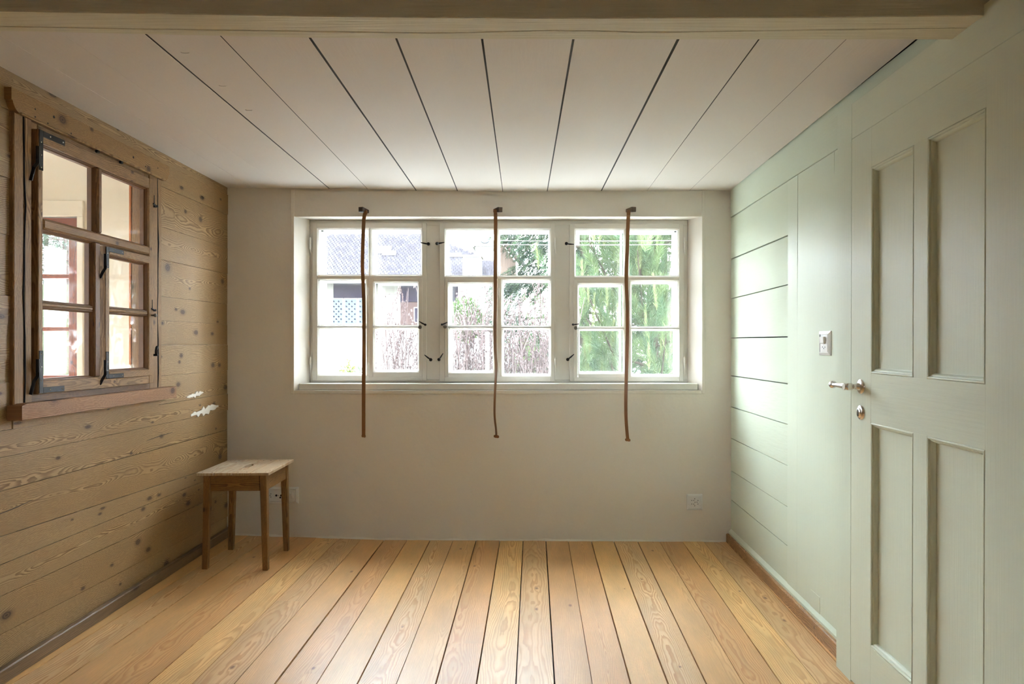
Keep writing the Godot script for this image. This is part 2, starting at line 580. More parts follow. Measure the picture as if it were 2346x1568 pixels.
func build_ceiling() -> void:
	var root := node("ceiling")
	tag(root, "ceiling of wide cream painted boards with dark open joints", "", "", "structure")
	var back := [580.0, 653, 754, 843, 953, 1049, 1152, 1253, 1378, 1482, 1579]
	var front := [[0.0, 97], [118, 75], [320, 82], [498, 85], [707, 90], [910, 93], [1105, 93], [1312, 93], [1555, 93], [1740, 92], [1943, 90]]
	# joint widths in millimetres at the window end and at the beam
	var gaps := [[1.0, 1.2], [1.4, 2.5], [2.0, 4.0], [1.0, 2.2], [2.6, 5.5], [3.0, 4.5], [3.4, 7.5], [1.8, 4.5], [4.0, 6.0], [0.9, 5.0], [3.5, 4.0]]
	var joints := []
	for i in back.size():
		var xb: float = (back[i] - 1201.0) * BACK / F
		var zf: float = (ceiling_y(0.0) - EYE) * F / (793.0 - front[i][1])
		joints.append([xb, (front[i][0] - 1201.0) * zf / F, zf, gaps[i]])
	joints.push_front([LEFT, LEFT, 2.0, [0.0, 0.0]])
	joints.append([1.1460, 1.1035, 1.9, [0.0, 0.0]])
	var edge := func(k: int, z: float) -> float:
		var j: Array = joints[k]
		return lerpf(j[0], j[1], (z + BACK) / (BACK - j[2]))
	var gap := func(k: int, z: float) -> float:
		var j: Array = joints[k]
		return lerpf(j[3][0], j[3][1], clampf((z + BACK) / (BACK - j[2]), 0.0, 1.3)) * 0.0004
	var s := Shape.new()
	s.box(Vector3(-0.2, 2.03, -1.1), Vector3(3.4, 0.06, 5.5), 0.0)
	put("backing", s, M.dark, root)
	var near_z := -1.5
	for i in joints.size() - 1:
		var b := Shape.new()
		var tilt := rng.randf_range(-0.0012, 0.0012)
		b.warp = func(v: Vector3) -> Vector3:
			var l: float = edge.call(i, v.z) + gap.call(i, v.z)
			var r: float = edge.call(i + 1, v.z) - gap.call(i + 1, v.z)
			var x := lerpf(l, r, v.x + 0.5)
			return Vector3(x, lerpf(ceiling_y(l), ceiling_y(r), v.x + 0.5) + v.y + tilt, v.z)
		b.box(Vector3(0, 0.012, (near_z - BACK) / 2), Vector3(1, 0.024, near_z + BACK), 0.0006)
		put("plank", b, M.ceiling, root)
		if i > 0:
			# a dark strip set in the joint, standing in for the gap's shade
			var shade := Shape.new()
			shade.warp = func(v: Vector3) -> Vector3:
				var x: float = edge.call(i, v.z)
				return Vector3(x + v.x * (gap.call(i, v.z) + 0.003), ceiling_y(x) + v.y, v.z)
			shade.box(Vector3(0, 0.0069, (near_z - BACK) / 2), Vector3(2, 0.0125, near_z + BACK), 0.0)
			put("gap_shade", shade, M.dark, root)
	# the part of the ceiling on the near side of the beam
	for i in 8:
		var x0 := -1.65 + i * 0.35
		var b := Shape.new()
		b.box(Vector3(x0 + 0.175, 1.96, 0.05), Vector3(0.346, 0.024, 3.1), 0.001)
		put("plank", b, M.ceiling, root)
	# painted-over nail marks, small crescents in the paint
	for q: Array in [[424, 120, 5], [510, 196, 5], [570, 252, 4]]:
		var d: float = (ceiling_y(-1.0) - EYE) * F / (793.0 - q[1])
		var c := at(q[0], q[1], d)
		var n := Shape.new()
		var arc := []
		for k in 7:
			arc.append(c + Vector3(cos(PI * k / 6.0 + 0.3) * 0.012, -0.0005, sin(PI * k / 6.0 + 0.3) * -0.006))
		n.tube(arc, [0.0012], 5)
		put("nail_mark", n, M.ceiling, root)

	# the boxed beam across the room, painted like the ceiling; its underside is split along a crack
	var beam := node("ceiling_beam")
	tag(beam, "painted timber beam crossing the low ceiling near the viewer", "", "", "structure")
	var far_at := func(x: float) -> float: return -line([Vector2(-1.65, 1.646), Vector2(-1.26, 1.661), Vector2(-0.55, 1.697), Vector2(0.0, 1.706), Vector2(1.2, 1.707)], x)
	var crack := func(x: float) -> float: return -line([Vector2(-1.65, 1.622), Vector2(-0.9, 1.650), Vector2(-0.2, 1.672), Vector2(0.1, 1.655), Vector2(0.3, 1.668), Vector2(0.8, 1.652), Vector2(1.2, 1.64)], x)
	var near_at := func(x: float) -> float: return -line([Vector2(-1.65, 1.556), Vector2(-1.2, 1.563), Vector2(-0.4, 1.590), Vector2(0.1, 1.598), Vector2(0.7, 1.592), Vector2(1.2, 1.580)], x)
	for part in 2:
		var b := Shape.new()
		var step := 0.0 if part == 0 else 0.0007
		var rows := []
		for k in 29:
			var x := -1.65 + 2.84 * k / 28.0
			var za: float = far_at.call(x) if part == 0 else crack.call(x)
			var zb: float = crack.call(x) if part == 0 else near_at.call(x)
			var yb := 1.846 + step
			rows.append([Vector3(x, 2.02, za), Vector3(x, yb + 0.002, za), Vector3(x, yb, za + 0.002), Vector3(x, yb, zb - 0.002), Vector3(x, yb + 0.002, zb), Vector3(x, 2.02, zb), Vector3(x, 2.02, za)])
		b.sheet(rows, Vector3.DOWN)
		for e: int in [0, 28]:
			b.face(rows[e].slice(0, 6), [Vector2.ZERO, Vector2.ZERO, Vector2.ZERO, Vector2.ZERO, Vector2.ZERO, Vector2.ZERO], Vector3.LEFT if e == 0 else Vector3.RIGHT)
		fix_normals(b)
		put("timber", b, M.beam, beam)


# turns the normals of a sheet so that each looks away from the middle of the shape's own cross-section
func fix_normals(s: Shape) -> void:
	for i in range(0, s.p.size(), 3):
		var c := (s.p[i] + s.p[i + 1] + s.p[i + 2]) / 3.0
		var mid := Vector3(c.x, 1.93, 0)
		var zs := 0.0
		var cnt := 0
		for k in range(0, s.p.size(), 3):
			if absf(s.p[k].x - c.x) < 0.12:
				zs += s.p[k].z
				cnt += 1
		mid.z = zs / maxi(cnt, 1)
		if absf(s.n[i].x) < 0.9 and s.n[i].dot(c - mid) < 0.0:
			for k in 3:
				s.n[i + k] = -s.n[i + k]
			var t := s.p[i + 1]
			s.p[i + 1] = s.p[i + 2]
			s.p[i + 2] = t


# the opening in the window wall: (front rectangle, back rectangle), splayed; in x and y
const OPEN_F := [-1.2790, 0.832, 0.9880, 1.7995]
const OPEN_B := [-1.2240, 0.800, 0.9330, 1.7990]

func build_window_wall() -> void:
	var root := node("wall_back")
	tag(root, "cream plastered wall around the row of three windows", "", "", "structure")
	var s := Shape.new()
	var z0 := -BACK
	var z1 := -3.889
	var z2 := -4.14
	var q := func(x: float, y: float, z: float) -> Vector3: return Vector3(x, y, z)
	var a := OPEN_F
	var b := OPEN_B
	var uv := [Vector2(0, 0), Vector2(1, 0), Vector2(1, 1), Vector2(0, 1)]
	var L := -1.72
	var R := 1.30
	var lo := -0.2
	var hi := 2.12
	for z: float in [z0, z2]:
		var o: Array = a if z == z0 else b
		var out := Vector3(0, 0, 1 if z == z0 else -1)
		s.face([q.call(L, lo, z), q.call(R, lo, z), q.call(R, o[1], z), q.call(L, o[1], z)], uv, out)
		s.face([q.call(L, o[3], z), q.call(R, o[3], z), q.call(R, hi, z), q.call(L, hi, z)], uv, out)
		s.face([q.call(L, o[1], z), q.call(o[0], o[1], z), q.call(o[0], o[3], z), q.call(L, o[3], z)], uv, out)
		s.face([q.call(o[2], o[1], z), q.call(R, o[1], z), q.call(R, o[3], z), q.call(o[2], o[3], z)], uv, out)
	var cs := func(o: Array, z: float) -> Array: return [q.call(o[0], o[1], z), q.call(o[2], o[1], z), q.call(o[2], o[3], z), q.call(o[0], o[3], z)]
	var ring_f: Array = cs.call(a, z0)
	var ring_m: Array = cs.call(b, z1)
	var ring_b: Array = cs.call(b, z2)
	var inward := [Vector3.UP, Vector3.LEFT, Vector3.DOWN, Vector3.RIGHT]
	for k in 4:
		var m := (k + 1) % 4
		s.face([ring_f[k], ring_f[m], ring_m[m], ring_m[k]], uv, inward[k])
		s.face([ring_m[k], ring_m[m], ring_b[m], ring_b[k]], uv, inward[k])
	s.face([q.call(L, lo, z0), q.call(L, hi, z0), q.call(L, hi, z2), q.call(L, lo, z2)], uv, Vector3.LEFT)
	s.face([q.call(R, lo, z0), q.call(R, hi, z0), q.call(R, hi, z2), q.call(R, lo, z2)], uv, Vector3.RIGHT)
	s.face([q.call(L, hi, z0), q.call(R, hi, z0), q.call(R, hi, z2), q.call(L, hi, z2)], uv, Vector3.UP)
	s.face([q.call(L, lo, z0), q.call(R, lo, z0), q.call(R, lo, z2), q.call(L, lo, z2)], uv, Vector3.DOWN)
	put("plaster", s, M.plaster, root)
	# thin casing round the opening, standing a few millimetres off the plaster
	var trim := node("trim_1")
	tag(trim, "thin cream casing boards framing the window opening", "", "", "structure")
	var x0 := (667.0 - 1201) * BACK / F
	var x1 := (1614.0 - 1201) * BACK / F
	var y0 := EYE + (793.0 - 903) * BACK / F
	var c := Shape.new()
	c.box(Vector3((x0 + a[0]) / 2, (y0 + 1.95) / 2, -BACK + 0.003), Vector3(a[0] - x0, 1.95 - y0, 0.006), 0.0015)
	put("casing_board", c, M.plaster, trim)
	c = Shape.new()
	c.box(Vector3((x1 + a[2]) / 2, (y0 + 1.945) / 2, -BACK + 0.003), Vector3(x1 - a[2], 1.945 - y0, 0.006), 0.0015)
	put("casing_board", c, M.plaster, trim)
	c = Shape.new()
	c.box(Vector3((a[0] + a[2]) / 2, (y0 + a[1]) / 2, -BACK + 0.003), Vector3(a[2] - a[0], a[1] - y0, 0.006), 0.0015)
	put("casing_board", c, M.plaster, trim)
	c = Shape.new()
	c.box(Vector3((a[0] + a[2]) / 2, (a[3] + 1.944) / 2, -BACK + 0.002), Vector3(a[2] - a[0], 1.944 - a[3], 0.004), 0.001)
	put("casing_board", c, M.plaster, trim)
	# the low ledge in front of the sashes
	var sill := node("trim_2")
	tag(sill, "white painted window ledge below the three sashes", "", "", "structure")
	var l := Shape.new()
	l.box(Vector3((-1.2603 + 0.970) / 2, 0.851, -3.852), Vector3(2.2303, 0.038, 0.074), 0.003)
	put("ledge_board", l, M.paint, sill)
	# rough plaster edge where the wall meets the floor
	var e := Shape.new()
	var rows := [[], []]
	for k in 61:
		var x := -1.62 + 2.74 * k / 60.0
		var y := floor_y(x, -BACK)
		rows[0].append(Vector3(x, y + 0.007 + 0.003 * sin(k * 1.7) + rng.randf() * 0.004, -BACK))
		rows[1].append(Vector3(x, y - 0.004, -BACK + 0.003 + rng.randf() * 0.005))
	e.sheet(rows, Vector3(0, 0.4, 1))
	put("plaster_edge", e, M.plaster, root)


func build_plank_wall() -> void:
	var root := node("wall_left")
	tag(root, "wall of brushed old pine planks with knots and open cracks", "", "", "structure")
	# heights of the joints at the camera side (z = -2.15) and at the corner (z = -3.8)
	var low := [[-0.02, -0.02], [0.17, 0.13], [0.291, 0.272], [0.390, 0.383], [0.478, 0.430], [0.6215, 0.613], [0.728, 0.722], [0.812, 0.815]]
	var right := [[0.812, 0.815], [0.94, 0.945], [1.083, 1.086], [1.19, 1.20], [1.295, 1.313], [1.465, 1.48], [1.617, 1.626], [1.80, 1.81], [2.0, 2.0]]
	var left := [0.812, 0.895, 0.962, 1.036, 1.149, 1.24, 1.435, 1.617, 1.70, 1.755, 1.836, 2.0]
	var n := 0
	var thick := 0.045
	var add := func(z0: float, z1: float, a0: float, a1: float, b0: float, b1: float, k: int) -> void:
		var b := Shape.new()
		var o := rng.randf_range(-0.003, 0.003)
		b.warp = func(v: Vector3) -> Vector3:
			var t := (v.z + 2.15) / -1.65
			var bot := lerpf(a0, a1, t)
			var top := lerpf(b0, b1, t)
			return Vector3(LEFT - thick / 2 + v.x + o, lerpf(bot, top, v.y + 0.5), v.z)
		b.box(Vector3(0, 0, (z0 + z1) / 2), Vector3(thick, 0.986 if b0 < 0.82 else 0.995, z1 - z0), 0.003 if b0 < 0.82 else 0.002, Basis(), [12, k % 12, rng.randf() * 0.2 if z1 - z0 > 1.0 else rng.randf() * 0.7, 2.2 if k % 2 else -2.2, 1.0, 0.0, 2])
		put("plank", b, M.pine, root)
	for i in low.size() - 1:
		add.call(-BACK, -2.0, low[i][0], low[i][1], low[i + 1][0], low[i + 1][1], [3, 7, 0, 5, 9, 1, 10][i])
		add.call(-2.0, 1.6, low[i][0], low[i][0], low[i + 1][0], low[i + 1][0], i + 4)
	for i in right.size() - 1:
		var top: bool = right[i][0] > 1.79
		if top:
			add.call(-BACK, -2.0, right[i][0] + 0.11, right[i][1] + 0.11, right[i + 1][0], right[i + 1][1], 2)
			add.call(-BACK, -3.08, right[i][0], right[i][1], right[i][0] + 0.11, right[i][1] + 0.11, 6)
		else:
			add.call(-BACK, -3.08, right[i][0], right[i][1], right[i + 1][0], right[i + 1][1], i + 4)
	add.call(-3.08, -2.2, 0.812, 0.812, 0.862, 0.862, 8)
	add.call(-3.08, -2.2, 1.862, 1.862, 1.905, 1.905, 3)
	for i in left.size() - 1:
		add.call(-2.2, 1.6, left[i], left[i], left[i + 1], left[i + 1], i * 5 + 1)
	# the core behind the planks, with the window hole left free
	for q: Array in [[-0.2, 0.84, -4.0, 1.7], [1.88, 2.2, -4.0, 1.7], [0.84, 1.88, -4.0, -3.03], [0.84, 1.88, -2.22, 1.7]]:
		var s := Shape.new()
		s.box(Vector3(LEFT - 0.0515, (q[0] + q[1]) / 2, (q[2] + q[3]) / 2), Vector3(0.013, q[1] - q[0], q[3] - q[2]), 0.0)
		put("core", s, M.cream, root)
	# flaked remains of whitewash near the corner
	for q: Array in [[445.0, 905.0, 0.17, 0.018, 3], [468.0, 941.0, 0.30, 0.03, 8]]:
		var d: float = LEFT * F / (q[0] - 1201.0)
		var c := at(q[0], q[1], d)
		var poly := PackedVector2Array()
		var r := RandomNumberGenerator.new()
		r.seed = q[4]
		var top := []
		var bot := []
		for k in 17:
			var x: float = (k / 16.0 - 0.5) * q[2]
			var w: float = sin(PI * k / 16.0) * 0.7 + 0.12
			top.append(Vector2(x, (r.randf_range(0.1, 1.0) * w + 0.1) * q[3] - x * 0.07))
			bot.push_front(Vector2(x, -(r.randf_range(0.1, 1.0) * w + 0.1) * q[3] - x * 0.07))
		for v: Vector2 in top + bot:
			poly.append(v)
		var s := Shape.new()
		s.prism(poly, Transform3D(Basis(Vector3(0, 0, 1), Vector3(0, 1, 0), Vector3(-1, 0, 0)), Vector3(LEFT + 0.006, c.y, c.z)), 0.006)
		put("whitewash_patch", s, M.plaster, root)
	# long shakes in the planks: thin dark wedges
	for q: Array in [[[0.0, 1178.0], [30.0, 1166.0], [62.0, 1152.0], [76.0, 1145.0]], [[337.0, 1010.0], [368.0, 999.0], [395.0, 991.0]]  ]:
		var path := []
		for v: Array in q:
			path.append(at(v[0], v[1], (LEFT + 0.0022) * F / (v[0] - 1201.0)))
		var s := Shape.new()
		s.tube(path, [0.001, 0.0016, 0.0011, 0.0004], 5)
		put("shake", s, M.peg, root)
	# baseboard
	var base := node("baseboard_left")
	tag(base, "grey brown wooden baseboard under the plank wall", "", "", "structure")
	var b := Shape.new()
	b.warp = func(v: Vector3) -> Vector3: return Vector3(v.x, v.y + floor_y(-1.64, v.z), v.z)
	b.box(Vector3(LEFT + 0.013, 0.024, -1.1), Vector3(0.026, 0.048, 5.4), 0.004, Basis(), [6, 2, 0.05, 5.6, 0.12, 0.1, 2])
	put("board", b, M.base, base)


func green(called: String, root: Node3D, u0: float, u1: float, v0: float, v1: float, w0: float, w1: float, m: Material, bev := 0.0015) -> MeshInstance3D:
	var s := Shape.new()
	s.box(Vector3((u0 + u1) / 2, (v0 + v1) / 2, (w0 + w1) / 2), Vector3(u1 - u0, v1 - v0, w1 - w0), bev)
	return put(called, s, m, root)


func build_green_wall() -> void:
	var u := Vector3(-0.016, -0.0055, 1.0).normalized()
	var v := (Vector3.UP - u * u.y).normalized()
	RW = Transform3D(Basis(u, v, u.cross(v)), Vector3(1.151, 0, -BACK))
	var root := node("wall_right")
	root.transform = RW
	tag(root, "sage green painted plank wall with the paneled door", "", "", "structure")
	var joints := [[0.03, 0.022], [0.224, 0.220], [0.386, 0.389], [0.566, 0.567], [0.741, 0.745], [0.914, 0.921], [1.124, 1.124], [1.342, 1.349], [1.562, 1.561], [1.792, 1.796]]
	var gap := [1.4, 2.0, 2.0, 1.9, 2.4, 2.6, 2.8, 2.4, 3.6, 1.0]
	for i in joints.size() - 1:
		var s := Shape.new()
		var cup := rng.randf_range(0.001, 0.004)
		s.warp = func(p: Vector3) -> Vector3:
			var t := p.x / 0.85
			var a: float = lerpf(joints[i][0], joints[i][1], t) + gap[i] * 0.0009
			var b: float = lerpf(joints[i + 1][0], joints[i + 1][1], t) - gap[i + 1] * 0.0009
			return Vector3(p.x, lerpf(a, b, p.y + 0.5), p.z)
		s.box(Vector3(0.425 - 0.02, 0, -0.015), Vector3(0.89, 1, 0.03), 0.0008)
		put("plank", s, M.green_across, root)
	green("backing", root, -0.1, 5.6, -0.2, 2.1, -0.09, -0.03, M.dark, 0.0)
	# the rail above the planks, the post, the wide boards
	green("top_rail", root, -0.04, 1.446, 1.797, 2.0, -0.03, 0.003, M.green_across)
	green("post", root, 0.851, 0.9588, 0.0, 1.795, -0.03, 0.0017, M.green, 0.0006)
	var wide := Shape.new()
	wide.prism(PackedVector2Array([Vector2(0.9582, 0.0), Vector2(1.4, 0.0), Vector2(1.4, 1.795), Vector2(1.309, 1.795), Vector2(1.3065, 1.70), Vector2(1.3045, 1.795), Vector2(0.9635, 1.795), Vector2(0.9628, 1.45), Vector2(0.9582, 1.12)]), Transform3D(Basis(), Vector3(0, 0, -0.03)), 0.0315)
	put("board", wide, M.green, root)
	# a strip of wood let in low down where the board was mended
	green("mended_strip", root, 1.10, 1.19, 0.02, 0.125, -0.03, 0.0022, M.green, 0.0008)
	# deep gaps in the paint: beside the post and beside the last board
	# frame boards above and round the door, standing 5 cm proud
	green("upper_board", root, 1.44, 4.9, 1.885, 1.96, -0.03, 0.006, M.green_across)
	green("upper_board", root, 1.44, 4.9, 1.80, 1.9, -0.03, 0.028, M.door_across)
	for q: Array in [[2.43, 4.9, -0.05, 1.886]]:
		green("board", root, q[0], q[1], q[2], q[3], -0.03, 0.02, M.green)
	var base := node("baseboard_right")
	base.transform = RW
	tag(base, "low oak baseboard with a green ledge along the green wall", "", "", "structure")
	var s := Shape.new()
	s.box(Vector3(0.70, 0.006, 0.0135), Vector3(1.47, 0.058, 0.026), 0.003, Basis(), [6, 4, 0.1, 1.6, 0.12, 0.2, 0])
	put("board", s, M.skirting, base)
	s = Shape.new()
	s.prism(PackedVector2Array([Vector2(0.0, 0.03), Vector2(0.013, 0.03), Vector2(0.013, 0.046), Vector2(0.0, 0.062)]), Transform3D(Basis(Vector3(0, 0, 1), Vector3(0, 1, 0), Vector3(1, 0, 0)), Vector3(-0.03, 0, 0.0)), 1.47)
	put("ledge", s, M.green_across, base)


func build_door() -> void:
	var W := 0.05
	var door := node("door_1")
	door.transform = RW
	tag(door, "sage green door with four recessed panels and nickel lever", "", "", "structure")
	# casing
	green("casing", door, 1.441, 1.549, -0.035, 1.885, -0.03, W, M.green, 0.002)
	green("casing", door, 1.441, 2.46, 1.767, 1.885, -0.03, W - 0.0006, M.door_across, 0.002)
	green("casing", door, 2.352, 2.46, -0.035, 1.885, -0.03, W, M.green, 0.002)
	var leaf := node("door_leaf", door)
	var stiles := [[1.5515, 1.680], [2.218, 2.349]]
	for q: Array in stiles:
		green("stile", leaf, q[0] - (0.002 if q[0] < 2.0 else 0.0), q[1], -0.012, 1.7662, W - 0.042, W, M.door, 0.0004)
	green("muntin", leaf, 1.918, 1.983, 1.003, 1.643, W - 0.042, W, M.door, 0.0003)
	green("muntin", leaf, 1.918, 1.983, 0.155, 0.852, W - 0.042, W, M.door, 0.0003)
	green("rail", leaf, 1.680, 2.218, 1.643, 1.7662, W - 0.042, W - 0.0002, M.door_across, 0.0003)
	green("rail", leaf, 1.680, 2.218, 0.852, 1.003, W - 0.042, W - 0.0002, M.door_across, 0.0003)
	green("rail", leaf, 1.680, 2.218, -0.012, 0.155, W - 0.042, W - 0.0002, M.door_across, 0.0003)
	for q: Array in [[1.680, 1.918, 1.003, 1.643], [1.983, 2.218, 1.003, 1.643], [1.680, 1.918, 0.155, 0.852], [1.983, 2.218, 0.155, 0.852]]:
		green("panel", leaf, q[0] + 0.004, q[1] - 0.004, q[2] + 0.004, q[3] - 0.004, W - 0.036, W - 0.0165, M.door, 0.0)
		var s := Shape.new()
		# moulding: a bead at the edge, a quirk, then a cove down to the panel
		var prof := [Vector2(-0.0005, -0.0012)]
		for k in 7:
			var an := PI * (1.0 - k / 6.0)
			prof.append(Vector2(0.0040 + 0.0036 * cos(an), -0.0020 + 0.0030 * sin(an)))
		for k in 6:
			var t := k / 5.0
			prof.append(Vector2(0.0082 + 0.0078 * sin(t * PI * 0.5), -0.0042 - 0.0115 * (1.0 - cos(t * PI * 0.5))))
		prof.append(Vector2(0.0175, -0.0162))
		s.ring(Rect2(q[0], q[2], q[1] - q[0], q[3] - q[2]), prof, Transform3D(Basis(), Vector3(0, 0, W)), false)
		put("moulding", s, M.door, leaf)
	# lever handle: a turned rosette, a neck with its ferrule, a tapering grip that ends in a ball
	var handle := node("door_handle", door, Vector3(1.618, 0.959, W))
	var out := Basis(Vector3(1, 0, 0), Vector3(0, 0, 1), Vector3(0, -1, 0))
	var r := Shape.new()
	r.lathe([Vector2(0.0, 0.006), Vector2(0.0, 0.009), Vector2(0.012, 0.009), Vector2(0.0135, 0.0075), Vector2(0.016, 0.0075), Vector2(0.018, 0.006), Vector2(0.0215, 0.005), Vector2(0.0235, 0.003), Vector2(0.024, 0.0)], Transform3D(out, Vector3.ZERO), 32)
	put("rosette", r, M.nickel, handle)
	r = Shape.new()
	r.lathe([Vector2(0.0, 0.056), Vector2(0.0105, 0.056), Vector2(0.0115, 0.054), Vector2(0.0115, 0.031), Vector2(0.0105, 0.029), Vector2(0.008, 0.027), Vector2(0.0085, 0.02), Vector2(0.0105, 0.014), Vector2(0.0125, 0.009), Vector2(0.013, 0.005)], Transform3D(out, Vector3.ZERO), 24)
	put("neck", r, M.nickel, handle)
	r = Shape.new()
	var away := Basis(Vector3(0, 1, 0), Vector3(-1, 0, 0), Vector3(0, 0, 1))
	r.lathe([Vector2(0.0, -0.014), Vector2(0.0075, -0.0138), Vector2(0.0105, -0.012), Vector2(0.0115, -0.008), Vector2(0.0105, -0.002), Vector2(0.0098, 0.006), Vector2(0.0112, 0.011), Vector2(0.0112, 0.014), Vector2(0.0098, 0.017), Vector2(0.0095, 0.03), Vector2(0.0075, 0.075), Vector2(0.0072, 0.088), Vector2(0.0085, 0.091), Vector2(0.0075, 0.094), Vector2(0.0105, 0.0985), Vector2(0.0128, 0.105), Vector2(0.0128, 0.111), Vector2(0.0105, 0.118), Vector2(0.006, 0.122), Vector2(0.0, 0.123)], Transform3D(away, Vector3(0, 0, 0.043)), 28)
	put("lever", r, M.nickel, handle)
	# key escutcheon with a dark keyhole
	var key := node("keyhole_plate", door, Vector3(1.618, 0.876, W))
	r = Shape.new()
	r.lathe([Vector2(0.0, 0.010), Vector2(0.0125, 0.010), Vector2(0.0145, 0.0085), Vector2(0.0155, 0.007), Vector2(0.018, 0.0065), Vector2(0.0215, 0.005), Vector2(0.0235, 0.003), Vector2(0.024, 0.0)], Transform3D(out, Vector3.ZERO), 32)
	put("rosette", r, M.nickel, key)
	r = Shape.new()
	var slot := PackedVector2Array()
	for k in 9:
		slot.append(Vector2(0.0035 * cos(PI * k / 8.0), 0.0085 + 0.0035 * sin(PI * k / 8.0)))
	for k in 9:
		slot.append(Vector2(0.0035 * cos(PI + PI * k / 8.0), -0.0085 + 0.0035 * sin(PI + PI * k / 8.0)))
	r.prism(slot, Transform3D(Basis(), Vector3(0, 0, 0.009)), 0.0016)
	put("keyhole", r, M.hole, key)


# ---------------------------------------------------------------- the three casements

func R(q: Array, z: float) -> Rect2:
	var a := at(q[0], q[1], z)
	var b := at(q[2], q[3], z)
	return Rect2(a.x, b.y, b.x - a.x, a.y - b.y)


func bar(called: String, parent: Node3D, r: Rect2, z0: float, z1: float, m: Material, bev := 0.0015) -> void:
	var s := Shape.new()
	s.box(Vector3(r.get_center().x, r.get_center().y, (z0 + z1) / 2), Vector3(r.size.x, r.size.y, absf(z1 - z0)), bev)
	put(called, s, m, parent)


func pane(parent: Node3D, r: Rect2, z: float, m: Material) -> void:
	var s := Shape.new()
	s.box(Vector3(r.get_center().x, r.get_center().y, z), Vector3(r.size.x, r.size.y, 0.003), 0.0)
	put("pane", s, m, parent)


# the bevelled putty bead round a pane, and the pane in it
func glazing(parent: Node3D, r: Rect2, z: float, m: Material) -> void:
	var s := Shape.new()
	s.ring(r, [Vector2(-0.003, -0.0005), Vector2(0.0, -0.0005), Vector2(0.0075, -0.0085), Vector2(0.009, -0.0095), Vector2(0.009, -0.026), Vector2(-0.003, -0.026)], Transform3D(Basis(), Vector3(0, 0, z)))
	put("glazing_bead", s, m, parent)
	pane(parent, r.grow(-0.006), z - 0.015, M.glass)


